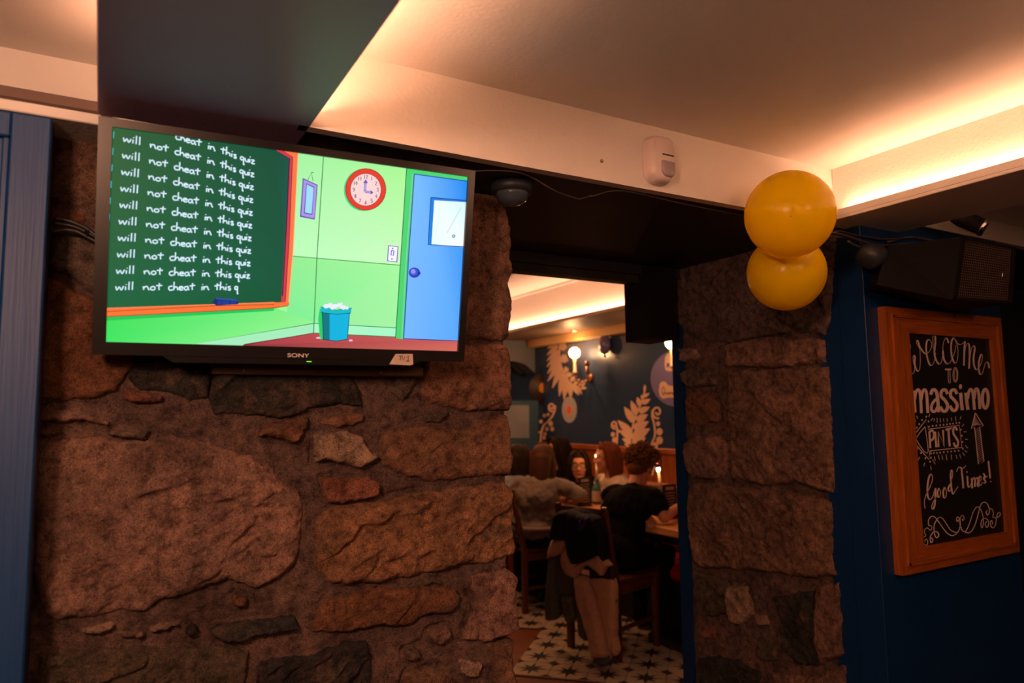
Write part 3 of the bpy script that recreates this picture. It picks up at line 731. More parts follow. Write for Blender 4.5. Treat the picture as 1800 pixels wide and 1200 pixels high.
# waste bin with crumpled paper
scr([(562,541),(566,549),(568,596),(562,596),(559,560)], (40,205,110)); scr([(566,547),(614,549),(610,596),(590,599),(568,596)], (0, 180, 225)); scr([(566,547),(579,549),(579,597.5),(568,596)], (0, 120, 135))
scr([(563,539),(590,545),(618,541),(616,550),(590,552),(564,549)], (0, 188, 205)); line([(564,549),(590,552),(616,550)], 1.0, (0,60,80)); line([(563,539),(590,545),(618,541)], 1.0, (0,80,110))
for (a, b, r) in ((573,538,5),(580,536,5),(588,538,5),(596,536,5),(603,540,5),(609,541,3.5),(584,541,4),(599,533.5,3)): scr(disc2((a, b), r, r * .8, 9), (238, 240, 255))
line([(566,596),(590,599),(610,596)], 1.2, (20,50,60)); line([(614,549),(610,596)], 1.2, (0,60,110)); line([(566,547),(568,596)], 1.2, (0,50,60))
scr(disc2((559,593.5), 4, 1.6, 10), (245,200,220)); scr(disc2((616,598), 3.5, 1.8, 10), (245,190,215))
# chalkboard, its red and orange surround, chalk rail, eraser
scr([(180,190),(484,250),(509,279),(505,400),(499,480),(495,534),(180,543)], None, cols=[(10,92,52),(10,80,58),(15,84,70),(10,88,74),(8,86,62),(8,84,54),(10,100,62)])
scr([(484,250),(524,255),(524,265),(515,440),(507,533),(496,533),(503,400),(509,279)], (255, 122, 70)); scr([(484,250),(500,252),(514,276),(508,420),(501,533),(494,533),(502,400),(508,279)], (215, 60, 75))
line([(484,256),(508.5,279),(503,400),(496,520)], 1.8, (10,20,70)); line([(498,252),(514,276),(508,420),(501,530)], 1.2, (120,20,60)); line([(524,262),(515,440),(507,533)], 1.2, (250,190,140))
scr([(180,541),(482,531),(508,531),(508,536),(482,541),(180,556)], (255, 118, 55)); line([(180,547),(380,537),(482,535)], 1.0, (150,50,30)); line([(180,556),(482,541),(506,537)], 1.2, (140,50,30)); line([(180,541),(482,531)], 1.0, (255,150,110))
scr([(373,531),(379,523),(417,526),(419,534),(380,537)], (10, 40, 110)); scr([(379,523),(417,526),(416,529),(380,526)], (40,80,160)); scr([(382,528),(415,530),(415,535),(382,535)], (15,60,150)); line([(390,528),(390,536)], 1.0, (5,20,70)); line([(404,528),(404,536)], 1.0, (5,20,70))
# the chalked line, ten times over
HW = {'w': (11, [[(0,4),(1.5,11),(4.5,5),(7,11),(10,3.5)]]), 'i': (4, [[(1.5,4),(1.2,11)], [(2.2,-.5),(2.5,.8)]]), 'l': (4.4, [[(2,-5),(1.4,11)]]),
 'n': (10, [[(0,4),(.8,11)], [(.8,7.5),(3.5,4),(6.3,5),(7.2,8.5),(9,11)]]), 'o': (9, [[(4,4),(.6,7),(2.6,11),(7,9.5),(7,5.5),(4,4)]]), 't': (9, [[(5,-2),(4.2,6),(4.6,11)], [(0,3),(9,2)]]),
 'c': (8, [[(7,3.5),(2.5,4),(.5,7.5),(2.6,11),(7.4,10.3)]]), 'h': (8.6, [[(1.5,-5),(.6,11)], [(.9,8),(3.6,5),(6.5,6.5),(7,11)]]), 'e': (8.2, [[(.8,7.6),(6.8,6.6),(5,4),(1.3,5.5),(.8,9.3),(3.6,11),(7.2,10)]]),
 'a': (9, [[(6.5,4.5),(2.5,4.5),(.5,8),(2.8,11),(6,9),(6.8,4.6),(7,9),(8.6,11)]]), 's': (6, [[(5.2,4.2),(1.4,5),(2,7),(4.8,8.6),(4,10.8),(.5,10.6)]]), 'q': (9, [[(6.5,4.5),(2,4.5),(.5,8),(3,10.6),(6.4,8)],[(6.9,4),(6.4,13),(6.6,18),(8.4,16.5)]]),
 'u': (8, [[(.5,4.5),(1,9.5),(3.6,10.8),(6.2,8.5),(6.6,4.2),(6.8,11)]]), 'z': (7, [[(.4,4.6),(6,4.4),(.6,10.6),(7,10.6)]])}
WORDS = [('will', 0.0, 33), ('not', 48.0, 33), ('cheat', 91.5, 47), ('in', 149, 14.5), ('this', 172, 29), ('quiz', 207, 26)]
CH = (215, 240, 255)
for i in range(-1, 10):
    sl = 0.275 * (1 - i / 9.0) ** 0.93 if i < 9 else 0.0
    xl = 217 - 1.45 * i; yl = 248.5 + 29.0 * i; k = 1.0 - 0.012 * max(i, 0)
    line([(xl - 16.5, yl - 17), (xl - 17.2, yl - 5)], 1.3, (60, 200, 210))
    for wd, dx, width in WORDS:
        if i == -1 and wd in ('will', 'not'): continue
        if i == 9 and wd == 'quiz': wd = 'q'; width = 7
        tot = sum(HW[ch][0] for ch in wd); f = width / tot; X = 0
        for ch in wd:
            aw, sts = HW[ch]
            for st in sts:
                pts = []
                for u, v in st:
                    xx = xl + (dx + (X + u) * f) * (0.985 + .002 * i); lift = 0.9 * math.sin(xx * .9 + i)
                    pts.append((xx, yl + (xx - xl) * sl * (0.82 + .18 * min(1, (xx - xl) / 200)) + (v - 11) * 0.92 + lift * .3))
                _lay[0] += 1
                for q in ribbon2(pts, 2.3, True, k=3): scr([tuple(p) for p in q], CH, False)
            X += aw
_lay[0] += 1
me = bpy.data.meshes.new('screen_picture'); me.from_pydata(SV, [], SF)
ca = me.color_attributes.new('Col', 'FLOAT_COLOR', 'POINT'); ca.data.foreach_set('color', np.array(SCc, np.float32).ravel())
me.materials.append(emit_attr('screen_light', 1.0))
so = bpy.data.objects.new('screen_picture', me); COL.objects.link(so); so.parent = tv; so.matrix_parent_inverse = tv.matrix_basis.inverted()
so['label'] = 'lit picture of a classroom with a chalked line written over and over'
# maker's name on the lower bezel and a hand-lettered paper tag
def font_text(body, name, m, origin, ux, uz, size, depth=0.0006, parent=None, xscale=1.0, bold=0.0):
    c = bpy.data.curves.new(name, 'FONT'); c.body = body; c.size = size; c.extrude = depth / 2; c.align_x = 'CENTER'; c.align_y = 'CENTER'; c.offset = bold
    c.materials.append(m)
    o = bpy.data.objects.new(name, c); COL.objects.link(o)
    ux = Vector(ux).normalized(); uz = Vector(uz).normalized(); n = ux.cross(uz)
    M = Matrix((tuple(ux * xscale) + (0,), tuple(uz) + (0,), tuple(n) + (0,), (0, 0, 0, 1))).transposed(); M.translation = Vector(origin)
    if parent: o.parent = parent; o.matrix_parent_inverse = parent.matrix_basis.inverted()
    o.matrix_basis = M
    bpy.context.view_layer.update()
    me = bpy.data.meshes.new_from_object(o.evaluated_get(bpy.context.evaluated_depsgraph_get()))
    q = bpy.data.objects.new(name, me); COL.objects.link(q); q.parent = o.parent; q.matrix_parent_inverse = o.matrix_parent_inverse; q.matrix_basis = M
    bpy.data.objects.remove(o)
    return q
cx, cz = tvl(523, 624)
font_text('SONY', 'maker_lettering', mat('logo_grey', (0.75, 0.66, 0.66), 0.4), tvw(cx, cz, .0106), TVR, TVU, 0.0125, parent=tv, xscale=1.45, bold=0.0002)
PAPER = mat('paper_tag', (0.62, 0.50, 0.42), 0.8); INK = mat('ink', (0.01, 0.01, 0.015), 0.6)
q = [tvl(*p) for p in [(693,621),(723,621),(724,639),(719,641),(682,639)]]
mb = MB(); mb.prism([tvw(a, b, .0112) for a, b in q], tuple(TVN * .0004)); pt = mb.build('paper_tag', PAPER, tv); pt['label'] = 'small pinkish paper tag lettered TV1'
mb = MB()
for st in ([(698,625),(706,624.5)], [(702,625),(701,632)], [(704,626),(706.5,632.5),(709,625.5)], [(712,627),(716,624),(714.5,633)], [(710,633.5),(718,633.5)]):
    for qd in ribbon2(st, 1.1, False):
        P3 = [tvw(*tvl(*p), .0120) for p in qd]; fan(mb, P3, (0, 0, 0))
mb.build('lettering', INK, pt)

# cables of the television against the stones on the left
RUB = mat('black_rubber', (0.012, 0.011, 0.011), 0.45)
mb = MB()
for pts, r in (([(95,384),(120,388),(150,400),(172,416),(200,430)], .0045), ([(92,392),(130,398),(160,412),(190,428)], .0035), ([(92,408),(112,404),(135,407),(160,420),(190,436)], .0045)):
    P = [aY(x, y, 1.755) for x, y in pts]; mb.tube(catmull(P, 5), r, 8)
cb = mb.build('cable_bundle', RUB, None, True); tag(cb, 'black cables tied together beside the left edge of the television', 'cable')
mb = MB(); mb.tube([aY(148, 408, 1.745), aY(156, 404, 1.752), aY(152, 414, 1.745)], .002, 6); mb.build('cable_tie', RUB, cb)

# ------------------------------------------------------------------ ceiling things near the doorway
dm = empty('dome_lamp', (0.99, 1.70, 2.14), 'dark unlit dome fitting under the black soffit above the television corner', 'lamp')
c = (0.985, 1.70, 2.14)
mb = MB(); mb.lathe(c, [(0.045, -0.028), (0.058, -0.024), (0.062, 0.0)], 28); mb.build('base', mat('dome_base', (0.02, 0.025, 0.035), 0.5), dm, True)
mb = MB(); mb.lathe(c, [(0.008, -0.062), (0.025, -0.058), (0.040, -0.048), (0.047, -0.034), (0.048, -0.026)], 28); mb.build('dome_cover', mat('dome_glass', (0.05, 0.07, 0.10), 0.18), dm, True)
mb = MB(); P = [aZ(x, y, 2.135) for x, y in [(800,305),(850,300),(905,301),(935,312)]] + [aZ(x, y, 2.105) for x, y in [(975,335),(1010,348),(1022,349),(1045,341),(1072,331)]] + [aZ(1100, 333, 2.136), aZ(1200, 358, 2.136), aZ(1310, 380, 2.136)]
P = [np.array([p[0], max(p[1], 1.592), p[2]]) for p in P]
mb.tube(catmull(P, 5), 0.0022, 7); tag(mb.build('sagging_cable', mat('cable_brown', (0.05, 0.035, 0.03), 0.5), None, True), 'thin cable sagging below the black soffit beside the white sensor', 'cable')
# motion sensor on the beam
WP = mat('sensor_plastic', (0.70, 0.60, 0.58), 0.35)
pc = aY(1150, 285, YB); ps = empty('motion_sensor', (float(pc[0]), YB, float(pc[2])), 'white motion sensor fixed to the cream beam', 'sensor')
def rounded(cx, cz, hw, ht, hb, rt, rb, n=8):
    pts = []
    for (sx, sz, r, hh) in ((1, 1, rt, ht), (-1, 1, rt, ht), (-1, -1, rb, hb), (1, -1, rb, hb)):
        a0 = {(1, 1): 0, (-1, 1): PI/2, (-1, -1): PI, (1, -1): 1.5*PI}[(sx, sz)]
        for k in range(n + 1):
            a = a0 + PI / 2 * k / n; pts.append((cx + sx * (hw - r) + r * math.cos(a), cz + sz * (hh - r) + r * math.sin(a)))
    return pts
def dome_box(mb, outline, y0, depth, steps=6, shrink=0.35, top=1.0):
    cx = sum(p[0] for p in outline) / len(outline); cz = sum(p[1] for p in outline) / len(outline); n = len(outline); vs = []; fs = []
    for k in range(steps + 1):
        t = k / steps; s_ = 1 - shrink * (1 - math.sqrt(max(0, 1 - t * t))); d = depth * t
        vs += [(cx + (p[0] - cx) * s_, y0 - d, cz + (p[1] - cz) * (1 - (1 - s_) * .6)) for p in outline]
    for k in range(steps):
        for j in range(n): a = k * n + j; b = k * n + (j + 1) % n; fs.append((a, b, b + n, a + n))
    fs.append(tuple(steps * n + j for j in range(n))); mb.add(vs, fs)
mb = MB(); dome_box(mb, rounded(pc[0] + .005, pc[2], .048, .072, .072, .03, .04), YB - .001, .042); mb.build('housing', WP, ps, True)
mb = MB(); dome_box(mb, rounded(pc[0] + .014, pc[2] - .030, .026, .022, .026, .006, .02), YB - .036, .014, 5, .3); mb.build('lens', mat('sensor_lens', (0.34, 0.29, 0.30), 0.2), ps, True)
for k in range(3):
    mb = MB(); mb.box((pc[0] - .006 + k * .0145, YB - .0452, pc[2] + .008), (pc[0] + .0062 + k * .0145, YB - .0415, pc[2] + .0115)); mb.build('slot', INK, ps)
sp = aY(1057, 283, YB); mb = MB(); mb.lathe((sp[0], YB, sp[2]), [(.005, 0), (.005, -.003), (.0025, -.005)], 12, 'Y')
tag(mb.build('screw_plug', mat('brass_plug', (0.30, 0.17, 0.06), 0.4), None, True), 'small brown screw head on the cream beam left of the sensor', 'screw')

# ------------------------------------------------------------------ balloons
YEL = mat('yellow_latex', (0.98, 0.74, 0.002), rough=0.22, spec=0.25)
_nt = YEL.node_tree; _tr = _nt.nodes.new('ShaderNodeBsdfTranslucent'); _tr.inputs['Color'].default_value = (0.98, 0.72, 0.002, 1)
_mx = _nt.nodes.new('ShaderNodeMixShader'); _mx.inputs[0].default_value = 0.45
_nt.links.new(_nt.nodes['Principled BSDF'].outputs[0], _mx.inputs[1]); _nt.links.new(_tr.outputs[0], _mx.inputs[2]); _nt.links.new(_mx.outputs[0], _nt.nodes['Material Output'].inputs[0])
def balloon(c, r, label, nip, squash=1.0):
    o = empty('balloon', tuple(c), label, 'balloon', 'yellow balloons at the beam corner')
    ax = Vector(nip).normalized(); u = ax.orthogonal().normalized(); w = ax.cross(u); vs = []; fs = []; n = 48; m = 32
    for i in range(m + 1):
        t = PI * i / m; rr = r * math.sin(t); hh = r * math.cos(t) * squash
        rr = max(rr, .0006)
        for j in range(n):
            a = 2 * PI * j / n; vs.append(Vector(c) + ax * hh + (u * math.cos(a) + w * math.sin(a)) * rr)
    for i in range(m):
        for j in range(n): a = i * n + j; b = i * n + (j + 1) % n; fs.append((a, a + n, b + n, b))
    mb = MB(); mb.add(vs, fs); mb.build('skin', YEL, o, True)
    k = Vector(c) - ax * r * squash; mb = MB(); mb.tube([k + ax * .004, k - ax * .008, k - ax * .016], [.010, .004, .011], 12); mb.build('knot', YEL, o, True)
    mb = MB(); mb.ell(Vector(c) + ax * (r * squash * .996), (.0024, .0024, .0012), (u, w, ax), 10, 6); mb.build('crown_spot', mat('balloon_crown', (0.62, 0.22, 0.01), 0.3), o, True)
    return o
c1 = aY(1388, 377, 1.415); c2 = aY(1382, 479, 1.585)
to = Vector(CAM) - Vector(c1)
n1 = (to.normalized() + Vector((0.03, 0.0, -0.03))).normalized()
balloon(c1, 0.1315, 'upper yellow round balloon against the cream beam corner', n1, 0.98)
balloon(c2, 0.1265, 'lower yellow round balloon tucked behind the upper one', (-.2, -.3, -1), 1.0)

# ------------------------------------------------------------------ loudspeaker above the chalk sign
SPK = mat('speaker_black', (0.006, 0.005, 0.005), 0.7, spec=.25, bump=(200, .15)); 
sk = empty('loudspeaker', (2.6, 1.45, 1.95), 'black wedge loudspeaker with a perforated grille above the chalk sign', 'speaker')
def at(px, py, Y): return Vector(aY(px, py, Y))
fr = [at(1690,417,1.36), at(1782,434,1.36), at(1776,532,1.36), at(1676,525,1.36)]
bk = [at(1563,432,1.50), at(1690,425,1.515), at(1680,522,1.515), at(1533,505,1.50)]
# wedge body: long side towards the doorway, grille facing the room
L0, L1, L2, L3 = at(1562,432,1.44), at(1690,416,1.30), at(1674,527,1.30), at(1540,500,1.44)
R1, R2 = at(1783,435,1.235 + .06), at(1777,533,1.235 + .06)
B0 = Vector((L0.x + .08, 1.525, L0.z)); B3 = Vector((L3.x + .08, 1.525, L3.z)); B1 = Vector((R1.x + .03, 1.525, R1.z)); B2 = Vector((R2.x + .03, 1.525, R2.z))
mb = MB(); mb.add([L0, L1, R1, B1, B0, L3, L2, R2, B2, B3], [(0,1,2,3,4), (9,8,7,6,5), (0,5,6,1), (1,6,7,2), (2,7,8,3), (3,8,9,4), (4,9,5,0)])
cab = mb.build('cabinet', SPK, sk)
ux = (R1 - L1).normalized(); uz = (L1 - L2).normalized(); nn = ux.cross(uz).normalized(); W_ = (R1 - L1).length; H_ = (L1 - L2).length
def gp(a, b, d=0.0): return L2 + (R2 - L2) * a + (L1 - L2) * b + ((R1 - R2) - (L1 - L2)) * a * b + nn * d
GR = mat('grille_wire', (0.16, 0.10, 0.09), 0.4, 0.3)
mb = MB(); NX, NZ = 26, 22
for i in range(NX + 1): a = .05 + .86 * i / NX; mb.beam(gp(a, .05, .003), gp(a, .95, .003), .0011, .0011)
for i in range(NZ + 1): b = .05 + .90 * i / NZ; mb.beam(gp(.05, b, .003), gp(.91, b, .003), .0013, .0013)
g = tag(mb.build('grille', GR, sk), kind='stuff'); g['label'] = 'fine wire grille over the front'
mb = MB()
for (a, b, c_, d_) in ((0, 1, .95, 1.0), (0, 1, 0, .045), (0, .045, 0, 1), (.92, 1, 0, 1)):
    mb.prism([gp(a, c_, .0), gp(b, c_, .0), gp(b, d_, .0), gp(a, d_, .0)], nn * .006)
mb.build('grille_frame', SPK, sk)
bc = gp(.78, .47, .006); mb = MB(); mb.ell(bc, (.007, .014, .004), (ux, uz, nn), 16, 8); mb.build('badge', mat('chrome', (0.7, 0.66, 0.62), 0.15, 1.0), sk, True)['label'] = 'small oval chrome badge'
# clutter of cables and a pale cone behind it
mb = MB()
for pts, r, Y in (([(1455,408),(1480,412),(1505,420),(1530,428),(1555,433)], .004, 1.49), ([(1462,416),(1490,418),(1515,424),(1540,430),(1600,428),(1650,412)], .0032, 1.505), ([(1462,412),(1475,406),(1500,412),(1525,416),(1555,420),(1610,410)], .003, 1.51), ([(1490,424),(1505,432),(1518,434)], .005, 1.50), ([(1560,425),(1600,417),(1640,408),(1690,412)], .004, 1.515)):
    P = [aY(x, y, Y) for x, y in pts]; P = [np.array([p[0], min(p[1], 1.522), min(p[2], 2.128)]) for p in P]
    mb.tube(catmull(P, 4), r, 7)
tag(mb.build('cable_tangle', mat('cable_dusty', (0.06, 0.045, 0.045), 0.6), None, True), 'tangle of dusty brown cables between the balloons and the loudspeaker', 'cable')
p = at(1535, 452, 1.47); mb = MB(); mb.tube([p + Vector((-.035, .01, -.012)), p + Vector((-.02, .006, .0)), p + Vector((.02, -.01, .008)), p + Vector((.045, -.02, .012))], [.034, .046, .034, .020], 20)
(lambda q: (setattr(q, 'parent', sk), setattr(q, 'matrix_parent_inverse', sk.matrix_basis.inverted())))(mb.build('bracket_cone', mat('cone_grey', (0.03, 0.036, 0.05), 0.45), None, True))
# spot lamp below the right bay
sl = empty('spot_lamp', (2.80, 1.33, 2.20), 'black spot lamp with a shiny rim tucked under the right-hand beam', 'lamp')
a = at(1690, 384, 1.38); b = at(1725, 398, 1.33); ax = (b - a).normalized()
mb = MB(); mb.tube([a - ax * .03, a, b], [.022, .030, .030], 20); mb.build('lamp_body', SPK, sl, True)
mb = MB(); mb.tube([b, b + ax * .008, b + ax * .016], [.0315, .033, .029], 24); mb.build('rim', MATS['chrome'], sl, True)
mb = MB(); mb.tube([a, a + Vector((0, .02, .05)), Vector((a.x + .0, 1.42, 2.26))], .006, 8); mb.build('bracket', MATS['chrome'], sl)

# ------------------------------------------------------------------ chalk sign
CW = wood('sign_wood', (0.26, 0.060, 0.006), (0.44, 0.115, 0.012), 'Z', 7, 0.42); CWX = wood('sign_wood_x', (0.26, 0.060, 0.006), (0.44, 0.115, 0.012), 'X', 7, 0.42)
YS = 1.500
sg = empty('chalk_sign', (2.75, 1.53, 0.93), 'orange wooden framed blackboard with chalk lettering and arrows on the navy wall', 'sign')
SX0, SX1, SZ0, SZ1 = 2.372, 3.137, 0.934, 1.853
fw = 0.105
IX0, IX1, IZ0, IZ1 = 2.503, 3.058, 1.016, 1.764
def frame_side(p, depth=.03):   # outline in (x, z)
    mb = MB(); mb.prism([(a, YS, b) for a, b in p], (0, depth, 0)); return mb
frame_side([(SX0, SZ0), (IX0, IZ0), (IX0, IZ1), (SX0, SZ1)]).build('frame_side', CW, sg); frame_side([(SX1, SZ0), (SX1, SZ1), (IX1, IZ1), (IX1, IZ0)]).build('frame_side', CW, sg)
frame_side([(SX0, SZ1), (IX0, IZ1), (IX1, IZ1), (SX1, SZ1)]).build('frame_side', CWX, sg); frame_side([(SX0, SZ0), (SX1, SZ0), (IX1, IZ0), (IX0, IZ0)]).build('frame_side', CWX, sg)
def lipbar(a, b, mname):
    mb = MB(); mb.beam((a[0], YS - .003, a[1]), (b[0], YS - .003, b[1]), .012, .008, (0, 1, 0)); return mb.build('moulding', mname, sg)
lipbar((SX0 + .034, SZ0 + .03), (SX0 + .034, SZ1 - .03), CW); lipbar((SX1 - .034, SZ0 + .03), (SX1 - .034, SZ1 - .03), CW); lipbar((SX0 + .03, SZ0 + .034), (SX1 - .03, SZ0 + .034), CWX); lipbar((SX0 + .03, SZ1 - .030), (SX1 - .03, SZ1 - .030), CWX)
mb = MB(); mb.box((IX0 - .01, YS + .012, IZ0 - .01), (IX1 + .01, YS + .028, IZ1 + .01)); mb.build('blackboard', mat('slate_black', (0.007, 0.007, 0.006), 0.45, noise=(6, .5)), sg)
mb = MB(); pk = aY(1680, 560, YS); mb.tube([(pk[0] - .012, YS - .002, pk[2] + .014), (pk[0] - .010, YS - .003, pk[2] - .006), (pk[0] + .002, YS - .003, pk[2] - .014), (pk[0] + .014, YS - .003, pk[2] - .004)], .0028, 7); mb.build('hook', mat('rusty_hook', (0.04, 0.02, 0.012), .5), sg, True)
YT = YS + .0113
CHK = mat('chalk_ink', (0.80, 0.60, 0.55), 0.8)
lay = [0]
def chalk(mb, pts, w, sc, ox, oy, smooth=True, thin=None, k=5):
    lay[0] = (lay[0] + 1) % 40
    P = [(ox + x / sc, oy + y / sc) for x, y in pts]
    for q in ribbon2(P, w / sc * 1.15, smooth, None if thin is None else thin / sc * 1.3, k):
        P3 = [aY(a_, b_, YT - lay[0] * .00001) for a_, b_ in q]
        P3 = [np.array([min(max(p_[0], IX0), IX1), p_[1], min(max(p_[2], IZ0), IZ1)]) for p_ in P3]
        mb.add(P3, [(0, 1, 2, 3)])
def chalk_disc(mb, c_, rx, ry, sc, ox, oy):
    lay[0] = (lay[0] + 1) % 40
    mb.add([aY(ox + x / sc, oy + y / sc, YT - lay[0] * .00001) for x, y in disc2(c_, rx, ry, 12)], [tuple(range(12))])
A = (8.0, 1580, 570); B = (7.06, 1580, 710); Cc = (8.574, 1600, 860); D7 = (4.614, 1520, 520); D8 = (4.614, 1520, 760)
mb = MB()
for pts in ([(150,420),(120,400),(114,330),(130,275),(152,280),(155,330),(140,390),(130,440),(142,560),(165,660),(195,692),(216,660),(222,600)], [(222,600),(205,530),(200,460),(215,435),(228,470),(222,530),(236,610),(265,658),(290,630),(302,540),(300,440),(294,350),(265,290),(247,250),(256,220),(275,250),(292,310),(330,370),(375,412),(425,385),(458,320),(456,250),(425,212),(395,240),(384,320),(395,440),(422,540),(455,580),(490,540),(508,470)],
            [(525,420),(500,380),(480,280),(480,170),(495,132),(512,165),(513,260),(500,400),(520,490),(550,545),(575,557),(600,520),(618,420),(620,300),(640,220),(665,192),(690,225),(696,262)], [(618,370),(635,490),(675,552),(720,535),(755,470),(790,370),(800,290)],
            [(800,230),(770,190),(742,240),(734,340),(745,450),(775,530),(800,542),(825,490),(832,380),(820,290),(795,215),(815,260),(855,282),(895,270),(930,235)], [(932,235),(922,320),(918,450),(915,580)], [(915,560),(925,400),(950,290),(975,268),(992,310),(995,440),(988,622)], [(988,600),(1005,430),(1030,320),(1058,302),(1068,350),(1052,450),(1055,560),(1085,635),(1120,610),(1160,540),(1176,450),(1160,422),(1135,480),(1122,580),(1130,670),(1155,705),(1185,660),(1210,560),(1240,530),(1262,560),(1270,615)]):
    chalk(mb, pts, 20, *A, thin=6)
chalk(mb, [(648,632),(740,632)], 22, *A, smooth=False)
for pts in ([(692,645),(697,800),(702,822),(720,822),(724,800),(716,645)], [(700,645),(704,645)]): chalk(mb, pts, 8, *A, smooth=False)
o_ = [(795 + 34 * math.cos(t), 708 + 102 * math.sin(t)) for t in np.linspace(0, 2 * PI, 25)]; chalk(mb, o_, 8, *A, smooth=False)
o_ = [(797 + 18 * math.cos(t), 708 + 84 * math.sin(t)) for t in np.linspace(0, 2 * PI, 25)]; chalk(mb, o_, 6, *A, smooth=False)
mb.build('lettering', CHK, sg)
mb = MB()
for pts, w in (([(394,768),(400,860),(408,945)], 24), ([(404,840),(416,780),(434,760),(450,795),(460,950)], 20), ([(458,840),(470,778),(487,760),(502,795),(512,948)], 20), ([(535,800),(548,765),(572,765),(588,805),(600,942)], 23), ([(594,830),(565,850),(542,890),(546,930),(570,935),(594,895)], 19),
               ([(672,795),(655,762),(625,770),(620,812),(650,845),(672,885),(662,928),(635,932),(612,898)], 22), ([(748,795),(731,762),(701,770),(697,812),(727,845),(750,882),(740,922),(714,926),(691,892)], 22), ([(778,785),(784,860),(792,925)], 23),
               ([(820,785),(828,860),(838,922)], 23), ([(834,835),(846,775),(863,758),(878,792),(890,922)], 20), ([(888,832),(896,768),(910,752),(924,790),(934,916)], 20), ([(978 + 24 * math.cos(t), 833 + 76 * math.sin(t)) for t in np.linspace(0, 2 * PI, 25)], 22)):
    chalk(mb, pts, w, *D7)
chalk_disc(mb, (777, 735), 13, 20, *D7)
mb.build('lettering', CHK, sg)['label'] = 'thick rounded chalk lettering, the boldest line'
mb = MB()
for pts, w in (([(385,580),(378,690),(275,575),(190,480)], 9), ([(188,385),(340,190),(365,312),(750,262),(783,538),(385,580)], 9), ([(325,280),(260,355),(212,430),(260,515),(315,590),(350,610),(365,580),(350,440),(325,280)], 8)): chalk(mb, pts, w, *B, smooth=False)
for pts in ([(378,340),(385,440),(390,545)], [(380,342),(415,328),(436,370),(425,430),(392,455)], [(450,342),(458,440),(465,535)], [(492,532),(490,342),(560,522),(548,322)], [(578,318),(655,300)], [(614,312),(622,420),(632,525)], [(722,325),(705,290),(680,300),(676,360),(705,410),(735,465),(726,518),(698,520),(680,478)]): chalk(mb, pts, 22, *B, smooth=len(pts) != 4 or pts[0][0] != 492)
mb.build('lettering', CHK, sg)['label'] = 'chalk arrow outline lettered pints'
mb = MB()
for c_ in [(375,280),(420,270),(465,266),(512,262),(555,258),(597,252),(635,245),(672,242),(716,234),(750,232),(400,612),(435,608),(472,605),(513,602),(558,596),(607,592),(650,588),(695,582),(742,577),(795,552),(340,155),(287,198),(253,248),(222,292),(198,328),(368,215),(230,555),(275,608),(330,672),(388,715),(398,665),(770,318),(783,393),(790,470)]: chalk_disc(mb, c_, 9.5, 12, *B)
for a_, b_ in (((220,145),(236,182)), ((200,185),(208,222)), ((385,122),(370,160)), ((425,172),(395,208)), ((442,175),(436,215)), ((474,170),(476,230)), ((512,175),(516,225)), ((554,178),(558,218)), ((598,178),(602,218)), ((652,165),(656,208)), ((702,152),(708,208)), ((772,150),(760,188)), ((810,250),(782,275)), ((842,342),(805,345)), ((820,437),(855,438)), ((822,510),(858,548)), ((818,572),(848,598)), ((790,600),(818,642)), ((755,622),(768,672)), ((708,628),(722,680)), ((650,622),(655,688)), ((586,625),(598,695)), ((535,635),(545,692)), ((490,632),(502,690)), ((440,645),(452,700)), ((418,688),(452,745)), ((395,765),(402,815)), ((322,725),(308,772)), ((258,655),(238,695)), ((215,600),(205,622))): chalk(mb, [a_, b_], 7, *B, smooth=False)
mb.build('dots_and_rays', CHK, sg)
mb = MB()
chalk(mb, [(950,108),(1047,268),(1003,292),(1056,712),(988,744),(940,288),(900,303),(950,108)], 10, *B, smooth=False)
for k in range(9): chalk(mb, [(922 + k * 6, 275 - k * 3), (948 + k * 9, 150 + k * 14)], 4, *B, smooth=False)
for k in range(16): y = 300 + k * 26; chalk(mb, [(945 + k * 2.9, y + 28), (1000 + k * 3.2, y - 14)], 4, *B, smooth=False)
mb.build('arrow_drawing', CHK, sg)
mb = MB()
for pts in ([(490,615),(484,560),(500,500),(530,440),(550,375),(541,338),(524,355),(512,410),(508,480),(516,530),(535,542),(555,510),(570,455)], [(574,450),(572,520),(568,585),(552,622),(543,600),(560,555),(592,500)], [(602,450),(590,480),(594,520),(608,520),(614,480),(602,450)], [(650,440),(636,480),(642,525),(656,525),(663,480),(650,440)], [(690,425),(678,450),(684,475),(700,465),(704,430)], [(690,425),(712,350),(712,312),(703,308),(697,345),(702,440),(716,498),(735,470),(758,437)],
            [(745,318),(755,290),(770,280),(795,290),(822,268)], [(785,290),(793,370),(800,452)], [(832,352),(838,430),(850,442),(864,415)], [(868,368),(872,452)], [(872,395),(885,365),(895,385),(893,440)], [(895,395),(908,365),(920,385),(914,425),(926,440)], [(930,400),(945,375),(938,352),(926,375),(926,415),(940,428),(957,400)], [(960,330),(974,350),(966,372),(981,400),(966,412)], [(966,372),(997,352)], [(1003,230),(1018,370)]): chalk(mb, pts, 12, *D8, thin=5)
chalk_disc(mb, (828, 320), 6, 7, *D8); chalk_disc(mb, (1023, 397), 6, 7, *D8)
mb.build('lettering', CHK, sg)['label'] = 'chalk script reading good times'
mb = MB()
